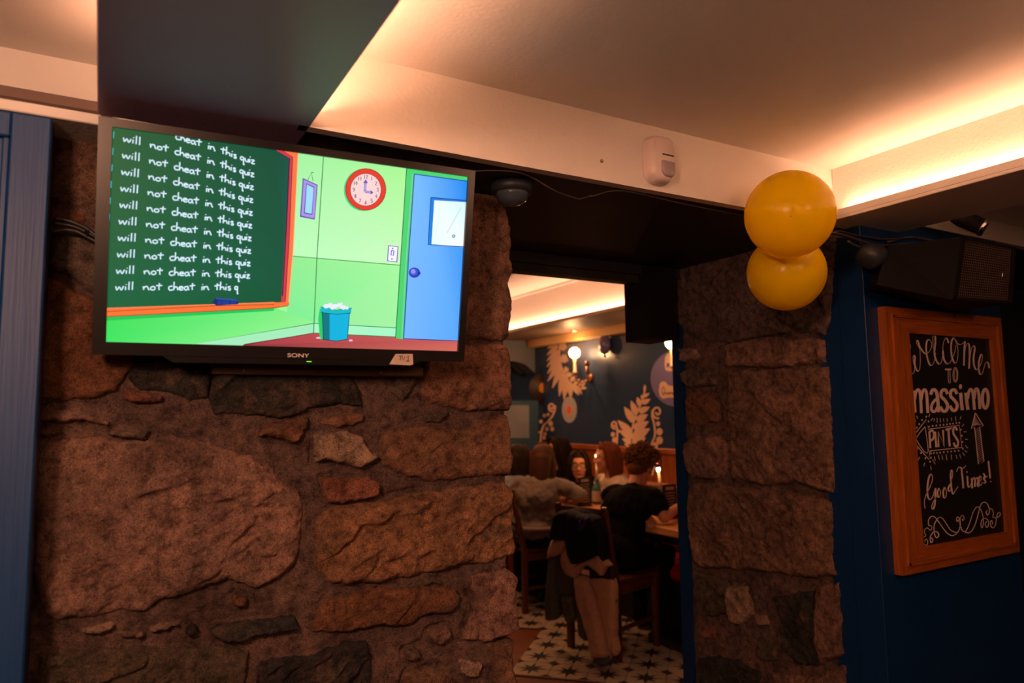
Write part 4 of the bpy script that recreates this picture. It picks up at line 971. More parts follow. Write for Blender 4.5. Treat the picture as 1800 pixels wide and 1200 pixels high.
for pts, w in (([(280,550),(272,490),(290,430),(335,402),(380,425),(430,490),(500,590),(560,660),(630,695),(690,670),(735,610),(755,540),(750,470),(725,418),(700,430),(702,475),(722,478),(725,455)], 12), ([(390,470),(430,425),(480,430),(540,510),(600,600),(660,640),(705,645)], 10),
               ([(410,445),(370,510),(358,600),(375,700),(405,725),(430,690),(420,655),(390,635),(340,650),(305,710),(302,770),(320,800),(340,760),(320,725)], 14), ([(280,550),(300,545),(325,555),(320,600),(295,612),(260,580),(222,600),(215,650),(235,695),(205,715),(160,715)], 9), ([(158,605),(180,680),(185,770),(215,830),(250,838),(266,790),(245,750),(222,760),(225,790)], 9),
               ([(755,570),(748,470),(765,405),(790,390),(812,425),(800,465),(785,460),(788,440)], 9), ([(765,560),(780,610),(820,635),(860,590),(900,490),(950,340),(1000,265),(1040,275),(1080,340),(1100,440),(1100,520),(1085,578),(1065,540),(1075,470),(1105,435)], 11), ([(820,635),(870,655),(930,620),(980,520),(1020,390),(1060,240),(1110,190),(1160,215),(1190,290),(1190,350),(1165,385),(1145,350),(1160,315)], 11),
               ([(1190,330),(1205,290),(1235,300),(1255,360),(1248,415),(1300,425),(1345,400),(1358,370),(1340,345),(1315,370),(1300,430),(1285,530),(1250,578),(1215,550),(1210,490),(1225,470),(1245,500),(1235,525)], 10), ([(1105,435),(1150,440),(1182,490),(1175,550),(1150,572),(1132,530),(1140,490),(1160,490)], 10)): chalk(mb, pts, w, *Cc)
mb.build('flourish', CHK, sg)

# ================================================================== back room seen through the doorway
XF = 3.80; YF = 6.15
WD = wood('panel_wood', (0.22, 0.050, 0.010), (0.42, 0.11, 0.022), 'Z', 5, 0.4)
WDX = wood('panel_wood_y', (0.24, 0.055, 0.012), (0.44, 0.12, 0.026), 'Y', 5, 0.4)
# floor: boards below, star tiles laid on the slant
sbox('floor', (1.0, 2.55, -0.1), (5.0, 9.0, -0.012), wood('floor_boards_back', (0.13, 0.030, 0.008), (0.24, 0.062, 0.016), 'X', 2.5, 0.5))
GM = MB(); GROUT = mat('grout', (0.10, 0.08, 0.06), 0.8); TILES = []
TCRE = mat('tile_cream', (0.52, 0.42, 0.32), 0.32); TBLK = mat('tile_dark', (0.030, 0.034, 0.040), 0.32)
P_ = 0.2215; c45 = math.sqrt(.5)
def make_tile_mesh():
    mb = MB(); h = P_ / 2 - .0018; z = 0.0; mb.cur = 0
    mb.add([(-h,-h,-.008),(h,-h,-.008),(h,h,-.008),(-h,h,-.008),(-h,-h,z),(h,-h,z),(h,h,z),(-h,h,z)], [(4,5,6,7),(0,1,5,4),(1,2,6,5),(2,3,7,6),(3,0,4,7)])
    mb.cur = 1; e = .0006; pts = []
    for k in range(16):
        a = PI / 8 * k + PI / 8 * 0; r = (.098 if k % 4 == 0 else .084) if k % 2 == 0 else .034
        pts.append((r * math.cos(a), r * math.sin(a), e))
    mb.add([(0, 0, e)] + pts, [(0, 1 + k, 1 + (k + 1) % 16) for k in range(16)])
    for sx, sy in ((1, 1), (-1, 1), (-1, -1), (1, -1)):
        q = [(h, h), (h - .040, h), (h - .017, h - .009), (h - .021, h - .021), (h - .009, h - .017), (h, h - .040)]
        q = [(x * sx, y * sy, e) for x, y in q]
        if sx * sy < 0: q = q[::-1]
        mb.add(q, [(0, i, i + 1) for i in range(1, 5)])
    for sx, sy in ((1, 0), (-1, 0), (0, 1), (0, -1)):          # fine rays running to the tile edges
        w = .0016; mb.add([(sx * .07 - sy * w, sy * .07 - sx * w, e), (sx * h - sy * w, sy * h - sx * w, e), (sx * h + sy * w, sy * h + sx * w, e), (sx * .07 + sy * w, sy * .07 + sx * w, e)], [(0, 1, 2, 3)])
    me = bpy.data.meshes.new('tile'); me.from_pydata(mb.v, [], mb.f); me.materials.append(TCRE); me.materials.append(TBLK)
    me.polygons.foreach_set('material_index', mb.mi); me.update(); return me
TM = make_tile_mesh(); O0 = np.array([2.264, 3.757]); e1 = np.array([c45, -c45]); e2 = np.array([c45, c45])
for i in range(0, 13):
    for j in range(0, 17):
        for sgn in (1, -1):
            if sgn < 0 and i == 0: continue
            p = O0 + e1 * P_ * i * sgn + e2 * P_ * j
            if p[0] > XF - .3 or p[1] < 2.7 or p[1] > 6.6 or p[0] < 1.7: continue
            if sgn < 0 and (p[1] < 4.47): continue
            hh = P_ / 2; GM.add([(*(p + e1 * a_ + e2 * b_), -0.006) for a_, b_ in ((-hh, -hh), (hh, -hh), (hh, hh), (-hh, hh))], [(0, 1, 2, 3)])
            o = bpy.data.objects.new('tile', TM); COL.objects.link(o); TILES.append(o); o.location = (p[0], p[1], 0.0); o.rotation_euler = (0, 0, -PI / 4)

fl = struct(GM.build('floor', GROUT))
for o in TILES: o.parent = fl
# side wall with wainscot, dado rail, mural
ws = sbox('wall_side', (XF, 2.50, 0), (XF + .12, 9.0, 2.6), BLUEB)
for k in range(13):
    y = 3.0 + k * 0.26
    if y + .25 > YF: break
    mb = MB(); mb.box((XF - .018, y + .003, 0.0), (XF, y + .257, 1.165), .004); mb.build('panel', WD, ws)
mb = MB(); mb.box((XF - .035, 2.52, 1.165), (XF, YF, 1.210), .006); mb.build('rail', WDX, ws)
sbox('wall_divider', (XF - 0.9 + .9, 2.50, 0), (XF + .05, 2.56, 2.6), BLUEB)
sbox('wall_door_back', (XJ + .2, 2.46, 0), (XF + .1, 2.56, 2.6), DARKPAINT)
sbox('wall_door_back', (-.5, 2.5, 2.14), (XJ + .25, 2.56, 2.6), DARKPAINT)
sbox('wall_outer', (1.0, 2.56, 0), (1.05, 9.0, 2.6), BLUEB)
# ceiling, boxed cove, cornice
sbox('ceiling', (1.0, 2.5, 2.545), (XF + .1, 9.0, 2.62), CREAM)
mb = MB(); mb.box((3.17, 2.56, 2.218), (XF, 8.9, 2.228)); mb.box((3.17, 2.56, 2.228), (3.178, 8.9, 2.243)); struct(mb.build('trim_13', mat('cove_brown', (0.24, 0.15, 0.11), .5)))
sbox('trim_14', (3.235, 2.56, 2.228), (3.25, 8.9, 2.545), CREAM)
sbox('trim_15', (3.215, 2.56, 2.525), (3.235, 8.9, 2.545), CREAM, .004)
sbox('trim_16', (2.62, 2.56, 2.525), (2.66, 8.9, 2.545), CREAM, .004)
sbox('trim_17', (3.70, 2.56, 2.145), (XF, YF - .02, 2.218), mat('cornice_orange', (0.72, 0.42, 0.16), .5), .003)
mb = MB(); mb.box((3.196, 2.9, 2.229), (3.204, 8.0, 2.231)); struct(mb.build('trim_18', LEDM))
for px, py in ((1010, 581), (925, 601)):
    p = aZ(px, py, 2.218); o = empty('downlight', (p[0], p[1], 2.21), 'small glowing recessed downlight %s' % ('nearer the globe sconce' if px == 1010 else 'farther away near the arch'), 'lamp')
    mb = MB(); mb.lathe((p[0], p[1], 2.218), [(.034, -.006), (.036, 0)], 20); mb.build('bezel', MATS['chrome'], o, True)
    mb = MB(); mb.lathe((p[0], p[1], 2.2115), [(.024, -.001), (.024, .0005)], 20); mb.build('lens', mat('downlight_glow', (1, .8, .5), .5, emit=(1.0, .55, .2), es=2.2), o)
# far wall with an arch, the space beyond, and a glazed screen
def F3(x, y, Y): return aY(880 + x / 5.294, 580 + y / 5.294, Y)
up = [F3(-40, 130, YF), F3(-40, 300, YF), F3(60, 287, YF), F3(120, 288, YF), F3(180, 300, YF), F3(235, 325, YF), F3(285, 368, YF), F3(330, 396, YF), F3(425, 398, YF), F3(425, 60, YF), F3(-40, 60, YF)]
up = [np.array([min(p[0], XF), YF, min(p[2], 2.545)]) for p in up]
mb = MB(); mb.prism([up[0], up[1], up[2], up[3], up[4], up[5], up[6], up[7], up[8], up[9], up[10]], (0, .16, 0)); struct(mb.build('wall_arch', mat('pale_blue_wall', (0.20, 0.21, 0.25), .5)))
sbox('wall_arch', (1.0, YF, 0), (2.6, YF + .16, 2.545), BLUEB)
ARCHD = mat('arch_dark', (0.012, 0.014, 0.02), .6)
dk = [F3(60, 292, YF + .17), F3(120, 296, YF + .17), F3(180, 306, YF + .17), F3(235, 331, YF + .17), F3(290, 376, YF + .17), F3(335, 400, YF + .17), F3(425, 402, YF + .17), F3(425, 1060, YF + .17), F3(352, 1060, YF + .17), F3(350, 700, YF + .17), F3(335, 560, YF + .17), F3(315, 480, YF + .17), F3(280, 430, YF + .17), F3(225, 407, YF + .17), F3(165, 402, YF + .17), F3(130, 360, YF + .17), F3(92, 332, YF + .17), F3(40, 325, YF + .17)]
mb = MB(); mb.prism(dk, (0, .1, 0)); struct(mb.build('wall_arch_shade', ARCHD))  # dark sheet standing in for the shade under the arch, plus the pier
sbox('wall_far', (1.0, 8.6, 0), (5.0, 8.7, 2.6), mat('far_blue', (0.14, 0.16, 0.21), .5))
gs = empty('glazed_screen', (3.4, 5.95, 0), 'blue-framed glazed screen below the arch at the far wall', 'screen')
q0 = aY(880, 700, 5.98); q1 = aY(946, 777, 5.98)
sc = lambda x, y: F3(x, y, 5.98)
for nm, pts in (('top_rail', [(-60,655),(350,655),(350,697),(-60,697)]), ('stile', [(268,697),(350,697),(350,1120),(268,1120)]), ('bottom_rail', [(-60,1003),(268,1003),(268,1120),(-60,1120)])):
    mb = MB(); mb.prism([sc(*p) for p in pts], (0, .04, 0)); mb.build(nm, mat('screen_blue', (0.045, 0.11, 0.19), .4), gs)
mb = MB(); mb.prism([sc(*p) for p in [(-60,697),(268,697),(268,1003),(-60,1003)]][::1], (0, .006, 0))
mb.build('pane', mat('screen_glass', (0.75, 0.78, 0.85), 0.12, trans=0.75), gs)
mb = MB(); b0 = sc(300, 1120); mb.box((float(sc(-60, 0)[0]), 5.98, 0), (float(b0[0]) + .06, 6.02, float(b0[2]))); mb.build('lower_panel', WD, gs)
# round sign hanging by the corner
o = empty('round_sign', tuple(F3(395, 545, 6.02)), 'round dark brown sign with an orange leaf shape by the arch', 'sign')
mb = MB(); cc = F3(395, 545, 6.02); mb.lathe(cc, [(.155, .012), (.16, 0), (.155, -.012)], 32, 'Y'); mb.build('board', mat('sign_brown', (0.035, 0.018, 0.016), .5), o, True)
mb = MB(); lf = [(355,525),(372,495),(392,488),(400,505),(425,505),(432,530),(425,560),(410,578),(385,582),(362,570)]; mb.prism([F3(x, y, 6.004) for x, y in lf], (0, -.003, 0)); mb.build('leaf_shape', mat('leaf_orange', (0.85, 0.30, 0.02), .5), o)
# little candle lamp glimpsed through the arch
mb = MB(); k = F3(140, 455, 6.6); mb.ell(k, (.022, .022, .028)); kb = mb.build('wall_lamp', mat('pink_bulb', (.7, .4, .3), .3), None, True); tag(kb, 'small pink round lamp bulb glimpsed through the arch', 'lamp')
mb = MB(); mb.tube([k - np.array([0, 0, .02]), k - np.array([0, 0, .07])], .012, 8); mb.build('holder', ARCHD, kb)

# mural: flat paint on the side wall
PEACH = mat('mural_peach', (0.72, 0.47, 0.34), .5); XM = XF - .0015
def FW(x, y, d=0.0): return aX(880 + x / 5.294, 580 + y / 5.294, XM - d)
def mural(name, polys, m, label=None, d=0.0):
    mb = MB()
    for i, p in enumerate(polys): mb.add([FW(x, y, d + i * .00004) for x, y in p], [tuple(range(len(p)))])
    o = mb.build(name, m, ws)
    if label: o['label'] = label
    return o
def leaf(base, tip, w, n=7, serr=0.0):
    b = np.array(base, float); t = np.array(tip, float); d = t - b; L = np.linalg.norm(d); d /= L; nn = np.array([-d[1], d[0]])
    prof = [0.55, .9, 1.0, .98, .85, .6, .3, 0]; l = []; r = []
    for k, pr_ in enumerate(prof):
        s = k / (len(prof) - 1); c = b + d * L * s; ww = w / 2 * pr_
        l.append(tuple(c + nn * ww)); r.append(tuple(c - nn * ww))
        if serr and 0 < k < 7: c2 = b + d * L * (s + .06); l.append(tuple(c2 + nn * ww * (1 - serr))); r.append(tuple(c2 - nn * ww * (1 - serr)))
    return l + r[::-1]
def strokes(paths, w, k=5):
    out = []
    for p in paths: out += [[tuple(a) for a in q] for q in ribbon2(p, w, True, k=k)]
    return out
# upper fern, hanging
ps_ = strokes([[(560,110),(545,220),(560,330),(600,420),(650,500),(720,540),(790,540)]], 22)
for b, t, w in (((530,130),(430,170),30), ((530,150),(425,235),32), ((535,190),(425,290),34), ((540,230),(425,345),36), ((540,270),(430,410),38), ((550,310),(435,480),40), ((560,350),(480,545),42), ((580,400),(545,620),44), ((610,440),(590,655),46), ((640,480),(655,640),44), ((670,500),(730,610),42), ((700,520),(760,600),36),
                ((560,150),(620,160),60), ((560,180),(600,120),60), ((560,250),(630,290),64), ((575,300),(610,230),50), ((590,370),(635,365),46), ((610,420),(672,408),40), ((650,470),(708,425),36), ((690,500),(740,450),30), ((730,520),(770,460),24), ((755,530),(798,455),18), ((760,535),(800,540),20)): ps_.append(leaf(b, t, w * 1.3, serr=.16))
mural('fern_painting', ps_, PEACH, 'large peach fern painted hanging from the cornice')
# lower middle fern
ps_ = strokes([[(1200,1090),(1215,960),(1250,820),(1290,720),(1330,620),(1345,520)]], 16)
for b, t, w in (((1215,960),(1088,838),52), ((1240,850),(1150,712),52), ((1265,780),(1212,655),44), ((1300,700),(1270,622),36), ((1325,640),(1310,600),22), ((1340,560),(1343,505),18),
                ((1220,1010),(1390,915),70), ((1240,920),(1378,850),62), ((1265,840),(1370,785),50), ((1290,760),(1388,715),42), ((1320,680),(1395,640),34), ((1335,620),(1385,585),22), ((1210,1000),(1100,930),40), ((1210,1040),(1130,1010),36), ((1215,1070),(1150,1060),30), ((1230,1060),(1350,1000),60)): ps_.append(leaf(b, t, w * 1.45, serr=.16))
mural('fern_painting', ps_, PEACH, 'large peach fern painted above the wainscot, on the right')
def fiddle(stem, blobs, curl, cr):
    out = strokes([stem], 18)
    for c, r in blobs: out.append(disc2(c, r, r * 1.15, 14))
    sp_ = [(curl[0] + (cr * (1 - t / 14)) * math.cos(t * .75 + 1.2), curl[1] + (cr * 1.25 * (1 - t / 14)) * math.sin(t * .75 + 1.2)) for t in range(0, 12)]
    out += strokes([sp_], 18); return out
mural('fern_painting', fiddle([(370,1050),(378,960),(400,890),(440,850),(480,800),(505,740),(508,700)], [((408,795),16), ((440,785),14), ((375,850),16), ((465,870),22), ((480,920),18), ((430,920),18), ((415,965),16), ((405,1000),16), ((360,950),10)], (476,715), 34), PEACH, 'small curled peach fern frond painted at the left end')
mural('fern_painting', fiddle([(1080,1060),(1085,980),(1085,920),(1075,880)], [((1045,970),20), ((1060,1020),22), ((1100,940),14)], (1060,880), 32), PEACH, 'small curled peach frond painted left of the large fern')
mural('fern_painting', fiddle([(1395,1080),(1435,980),(1430,880),(1410,800),(1415,740)], [((1465,870),20), ((1478,945),30), ((1478,1025),32), ((1440,1070),26)], (1458,762), 50), PEACH, 'tall curled peach frond painted right of the large fern')
mural('egg_painting', [disc2((640,740), 70, 122, 36)], mat('mural_pale', (0.42, 0.42, 0.46), .5)); mural('egg_painting', [disc2((637,742), 26, 50, 28)], mat('mural_salmon', (0.80, 0.30, 0.18), .5), d=.0005); mural('egg_painting', [disc2((637,742), 18, 36, 24)], mat('mural_red', (0.80, 0.13, 0.04), .5), d=.0009)
mural('disc_painting', [disc2((1640,450), 245, 262, 48)], mat('mural_purple', (0.16, 0.13, 0.34), .5), 'purple painted disc beside the doorway jamb')
mural('disc_painting', [[(1530,250),(1545,225),(1600,200),(1700,200),(1700,385),(1560,382),(1535,370),(1525,320)], [(1480,500),(1500,478),(1535,480),(1560,515),(1600,520),(1720,515),(1720,630),(1560,628),(1510,640),(1480,610),(1472,560)]], PEACH, d=.0005)
mural('disc_painting', [[(1545,310),(1568,305),(1570,342),(1545,346)]], mat('mural_blue', (0.03, 0.08, 0.40), .5), d=.0009)
mural('disc_painting', strokes([[(1515,525),(1500,560),(1515,600),(1530,560),(1515,525)], [(1510,605),(1530,580),(1545,600),(1560,575),(1570,598),(1585,575),(1600,596),(1612,575),(1625,594),(1640,575)]], 6), mat('mural_brown', (0.06, 0.04, 0.05), .5), d=.0009)
# violet balloon stuck to the wall
p = FW(967, 135, .05); o = empty('balloon', tuple(p), 'small violet balloon fixed high on the fern wall', 'balloon')
mb = MB(); mb.ell(p, (.05, .062, .085)); mb.build('skin', mat('violet_latex', (0.14, 0.12, 0.34), .3), o, True); mb = MB(); mb.cap(p - np.array([0, 0, .083]), .008, p - np.array([0, 0, .10]), .013, 8); mb.build('knot', MATS['violet_latex'], o, True)

# wall sconces with globe bulbs
BRS = mat('old_brass', (0.30, 0.12, 0.06), .35, .7)
def sconce(px, py, label, watt, kx):
    p = aX(px, py, 3.69); o = empty('wall_sconce', (XF, p[1], p[2] - .15), label, 'lamp', 'globe sconces on the fern wall')
    mb = MB(); mb.ell(p, (.050, .050, .050), None, 24, 16); mb.build('globe_bulb', mat('bulb_glow', (1, .9, .7), .3, emit=(1.0, 0.62, 0.30), es=14.0), o, True)
    mb = MB(); mb.lathe(p + np.array([0, 0, -.19]), [(.018, 0), (.022, .02), (.015, .03), (.013, .10), (.020, .14), (.016, .15)], 16); mb.build('candle_tube', mat('tube_cream', (.7, .5, .35), .5), o, True)
    mb = MB(); mb.tube(catmull([p + np.array([0, 0, -.19]), p + np.array([0.0, -.02, -.25]), p + np.array([.04, -.06, -.27]), (XF, p[1] - .09, p[2] - .23)], 5), .007, 8); mb.tube(catmull([(XF, p[1] - .09, p[2] - .23), p + np.array([.03, -.16, -.27]), p + np.array([0, -.19, -.24]), p + np.array([0, -.19, -.19])], 5), .007, 8); mb.build('arm', BRS, o, True)
    mb = MB(); mb.lathe((XF - .002, p[1] - .09, p[2] - .23), [(.04, 0), (.034, -.012), (.015, -.02)], 20, 'X'); mb.build('wall_plate', BRS, o, True)
    mb = MB(); mb.lathe(p + np.array([0, -.19, -.20]), [(.016, 0), (.022, .02), (.015, .03), (.014, .07)], 14); mb.ell(p + np.array([0, -.19, -.11]), (.022, .022, .028)); mb.build('second_candle', BRS, o, True)['label'] = 'unlit second candle arm'
    point_light('sconce_light', tuple(p + np.array([-.075, -.05, 0.0])), watt, (1.0, 0.50, 0.20), .03)
sconce(1010, 620, 'lit globe sconce between the painted fern and the violet balloon', 5.0, 1)
sconce(1181, 602, 'lit globe sconce at the purple painted disc by the jamb', 4.0, -1)

# black loudspeaker hanging behind the lintel
o = empty('hanging_loudspeaker', (2.2, 2.65, 1.82), 'black box loudspeaker hanging just behind the lintel', 'speaker')
z0s = 1.812; A_ = aZ(1100, 602, z0s); B_ = aZ(1143, 605, z0s); C_ = aZ(1190, 597, z0s) ; D_ = A_ + (C_ - B_)
A_, B_, C_, D_ = [np.array([p_[0], p_[1], z0s]) for p_ in (A_, B_, C_, D_)]
mb = MB(); mb.prism([A_, B_, C_, D_], (0, 0, .32)); mb.build('cabinet', SPK, o)
mb = MB(); dx = (B_ - A_); nrm = np.cross(dx, [0, 0, 1]); nrm /= np.linalg.norm(nrm); mb.prism([A_ + dx * .06 + nrm * .004 + np.array([0, 0, .02]), A_ + dx * .94 + nrm * .004 + np.array([0, 0, .02]), A_ + dx * .94 + nrm * .004 + np.array([0, 0, .30]), A_ + dx * .06 + nrm * .004 + np.array([0, 0, .30])], tuple(-nrm * .004)); mb.build('grille', mat('grille_cloth', (.008, .008, .009), .9), o)

# ------------------------------------------------------------------ furniture
CHW = wood('chair_wood', (0.07, 0.020, 0.008), (0.15, 0.045, 0.018), 'Z', 8, 0.35)
TBW = wood('table_wood', (0.60, 0.24, 0.07), (0.85, 0.40, 0.14), 'Y', 4, 0.35); BLK = mat('black_iron', (0.012, 0.010, 0.010), .5)
def chair(loc, az, label, back_lean=.10, w=.42, d=.42, slats=4, group='wooden chairs in the back room', H=.92):
    """az: direction the sitter faces"""
    f = np.array([math.cos(az), math.sin(az), 0]); r = np.array([f[1], -f[0], 0]); up = np.array([0, 0, 1.]); c = np.array(loc, float)
    P = lambda a, b, h: tuple(c + f * a + r * b + up * h)
    o = empty('dining_chair', tuple(c), label, 'chair', group)
    mb = MB(); s_ = [P(-d/2, -w/2*.92, .445), P(d/2, -w/2, .445), P(d/2, w/2, .445), P(-d/2, w/2*.92, .445)]; mb.prism(s_, (0, 0, .025)); mb.build('seat', CHW, o)
    for sb in (-1, 1):
        mb = MB(); mb.beam(P(-d/2, sb * w/2*.9, 0), P(-d/2 , sb * w/2*.9, .45), .036, .036, f, .040, .040); mb.beam(P(-d/2, sb * w/2*.9, .45), P(-d/2 - back_lean, sb * w/2*.9, H), .036, .036, f, .030, .026); mb.build('back_leg', CHW, o)
        mb = MB(); mb.beam(P(d/2 - .02, sb * (w/2 - .02), 0), P(d/2 - .02, sb * (w/2 - .02), .445), .032, .032, f, .040, .040); mb.build('front_leg', CHW, o)
        mb = MB(); mb.beam(P(-d/2, sb * (w/2 - .02), .41), P(d/2, sb * (w/2 - .02), .41), .020, .055, up); mb.build('seat_rail', CHW, o)
        mb = MB(); mb.beam(P(-d/2, sb * (w/2 - .02), .18), P(d/2, sb * (w/2 - .02), .18), .018, .022, up); mb.build('stretcher', CHW, o)
    mb = MB(); mb.beam(P(d/2 - .01, -w/2 + .02, .41), P(d/2 - .01, w/2 - .02, .41), .020, .055, up); mb.build('seat_rail', CHW, o)
    for k in range(slats):
        t = (k + .9) / slats; h = .45 + (H - .45) * t - .03; a = -d/2 - back_lean * (h - .45) / (H - .45)
        mb = MB(); mb.beam(P(a, -w/2*.88, h), P(a, w/2*.88, h), .018, .055 if k == slats - 1 else .032, up); mb.build('back_slat', CHW, o)
    return o
FT = math.radians(14)
chair((2.93, 3.82, 0), FT, 'wooden chair carrying draped coats, under the man in black')
chair((3.05, 4.93, 0), math.radians(-5), 'ladder-back wooden chair under the person in the grey denim jacket', w=.40)
def table(name, x0, x1, y0, y1, h, th, label):
    o = empty(name, ((x0 + x1) / 2, (y0 + y1) / 2, 0), label, 'table', 'pub tables')
    mb = MB(); mb.box((x0, y0, h - th), (x1, y1, h), .008); mb.build('tabletop', TBW, o)
    cx, cy = (x0 + x1) / 2, (y0 + y1) / 2
    for dy in (-.25, .25):
        mb = MB(); mb.box((x0 + .10, cy + dy - .03, .05), (x0 + .16, cy + dy + .03, h - th), .004); mb.build('leg', BLK, o)
        mb = MB(); mb.box((x1 - .2, cy + dy - .03, .05), (x1 - .14, cy + dy + .03, h - th), .004); mb.build('leg', BLK, o)
    mb = MB(); mb.box((x0 + .05, cy - .28, 0.0), (x1 - .09, cy + .28, .05), .01); mb.build('foot_frame', BLK, o)
    mb = MB(); mb.box((x0 + .06, y0 + .06, h - th - .06), (x1 - .06, y1 - .06, h - th), .004); mb.build('apron', BLK, o)
    return o
table('pub_table', 3.13, 3.70, 3.02, 4.02, .765, .055, 'thick wooden pub table the man in black leans on')
table('pub_table', 3.13, 3.70, 4.45, 5.45, .765, .045, 'wooden pub table where the women with glasses sit')
RED = mat('red_leather', (0.42, 0.015, 0.012), .38)
bn = empty('banquette', (3.6, 4.4, 0), 'red upholstered wall bench under the fern wall', 'bench')
mb = MB(); mb.box((3.36, 2.7, .36), (3.76, 5.9, .46), .03); mb.build('seat_cushion', RED, bn, False)
mb = MB(); mb.box((3.40, 2.7, 0), (3.76, 5.9, .36)); mb.build('base', BLK, bn)
mb = MB(); mb.box((3.71, 2.7, .50), (3.782, 5.9, .95), .02); mb.build('backrest', WD, bn)

# candles, menus, food
WAX = mat('candle_wax', (0.80, 0.62, 0.45), .5, sss=.3)
FLM = mat('flame', (1, .8, .4), .5, emit=(1.0, .72, .38), es=22)
def candle(px, y_flame, y_base, Y, h0, label, tilt=0.0):
    b = aY(px, y_base, Y); t = aY(px - tilt, y_flame, Y)
    o = empty('candle', tuple(b), label, 'candle', 'lit taper candles')
    mb = MB(); mb.tube([b, b + (t - b) * .84], [.0125, .0095], 12); mb.build('wax', WAX, o, True)
    mb = MB(); q = b + (t - b) * .84; mb.tube([q, q + np.array([0, 0, .012])], .0016, 6); mb.build('wick', INK, o)
    mb = MB(); mb.tube([t - np.array([0, 0, .026]), t - np.array([0, 0, .018]), t - np.array([0, 0, .006]), t + np.array([0, 0, .008]), t + np.array([0, 0, .022])], [.003, .010, .0135, .009, .001], 12); mb.build('flame', FLM, o, True)
    point_light('candle_light', tuple(t + np.array([-.03, -.02, .03])), .9, (1.0, .42, .13), .015)
    return b
def bottle(b, h, r, m, label, cap_m=None, z=.765):
    o = empty('bottle', (b[0], b[1], z), label, 'bottle')
    mb = MB(); mb.lathe((b[0], b[1], z), [(r * .92, 0), (r, .008), (r, h * .60), (r * .85, h * .70), (r * .36, h * .84), (r * .32, h * .97), (r * .38, h)], 24); mb.build('glass', m, o, True)
    mb = MB(); mb.lathe((b[0], b[1], z + h * .12), [(r + .0008, 0), (r + .0008, h * .42)], 24, cap=False); mb.build('paper_label', mat('label_pale', (.62, .50, .42), .7), o, True)
    return o
cA = aY(1049, 845, 4.72); candle(1049, 801, 846, 4.72, 0, 'lit candle in the pale green bottle before the woman in profile')
bottle(cA, max(.1, cA[2] - .765 + .012), .042, mat('teal_glass', (.10, .26, .26), .15, trans=.4), 'pale green bottle holding the candle on the far table')
cB = aY(1163, 866, 3.88); candle(1162, 823, 868, 3.88, 0, 'lit candle in the dark bottle beside the man in black', tilt=5)
bottle(cB, max(.1, cB[2] - .765 + .012), .034, mat('dark_glass', (.02, .012, .01), .15), 'dark bottle holding the candle on the near table')
MEN = mat('menu_black', (.020, .015, .014), .5); MTX = mat('menu_print', (.50, .36, .30), .7)
def menu(px0, px1, py0, py1, Y, label, zb=.765):
    a = aY(px0, py0, Y); b = aY(px1, py0, Y); z1m = a[2]; o = empty('menu_board', (float(a[0]), Y, zb), label, 'menu', 'table menus')
    w = b[0] - a[0]; mb = MB(); mb.box((a[0], Y, zb), (b[0], Y + .008, z1m), .001); mb.build('card', MEN, o)
    h = z1m - zb; mb = MB(); mb.box((a[0] + w * .2, Y - .001, zb + h * .84), (a[0] + w * .8, Y, zb + h * .93))
    for k in range(8):
        zz = zb + h * (.74 - k * .085); mb.box((a[0] + w * (.14 + .05 * (k % 3)), Y - .001, zz), (a[0] + w * (.86 - .06 * (k % 2)), Y, zz + h * .022))
    tag(mb.build('print_lines', MTX, o), kind='stuff')
    mb = MB(); mb.box((a[0] + w * .1, Y - .02, zb), (b[0] - w * .1, Y + .03, zb + .012), .002); mb.build('stand', CHW, o)
menu(1017, 1039, 839, 883, 4.66, 'dark printed table menu in front of the woman with black glasses')
menu(1165, 1189, 852, 880, 3.80, 'dark printed table menu behind the red food basket')
fb = aZ(1186, 905, .765); o = empty('food_basket', (fb[0], fb[1], .765), 'red basket of food wrapped in patterned paper', 'basket')
mb = MB(); mb.lathe((fb[0], fb[1], .765), [(.075, 0), (.10, .045), (.104, .045), (.078, -.0)], 24, cap=False); mb.lathe((fb[0], fb[1], .765), [(.075, .001), (.0755, .003)], 24); mb.build('tray', mat('red_plastic', (.55, .02, .02), .35), o, True)
rr = random.Random(3)
mb = MB()
for k in range(9): a = 2 * PI * k / 9; mb.add([(fb[0], fb[1], .80), (fb[0] + .10 * math.cos(a), fb[1] + .10 * math.sin(a), .835 + rr.uniform(0, .02)), (fb[0] + .10 * math.cos(a + .7), fb[1] + .10 * math.sin(a + .7), .825 + rr.uniform(0, .03))], [(0, 1, 2)])
mb.build('paper_liner', mat('liner_paper', (.62, .28, .24), .7), o)
mb = MB()
for k in range(26):
    a, q = rr.uniform(0, 2 * PI), rr.uniform(0, .06); p = np.array([fb[0] + q * math.cos(a), fb[1] + q * math.sin(a), .815 + rr.uniform(0, .03)]); b_ = rr.uniform(0, PI)
    mb.beam(p, p + np.array([.05 * math.cos(b_), .05 * math.sin(b_), rr.uniform(-.01, .02)]), .009, .009)
tag(mb.build('chips', mat('chips', (.80, .50, .20), .6), o), kind='stuff')
for dx, dy, c_, nm in ((-.12, .10, (.30, .05, .20), 'purple glass tumbler behind the basket'), (-.04, .16, (.55, .25, .30), 'pink glass tumbler behind the basket')):
    q = (fb[0] + dx * .4 - .02, fb[1] + dy, .765)
    mb = MB(); mb.lathe(q, [(.028, 0), (.034, .10), (.0315, .10), (.026, .004)], 20, cap=False); mb.lathe(q, [(.026, .002), (.027, .004)], 16)
    tag(mb.build('tumbler', mat('tumbler_' + nm[:4], c_, .15, trans=.4), None, True), nm, 'glass')

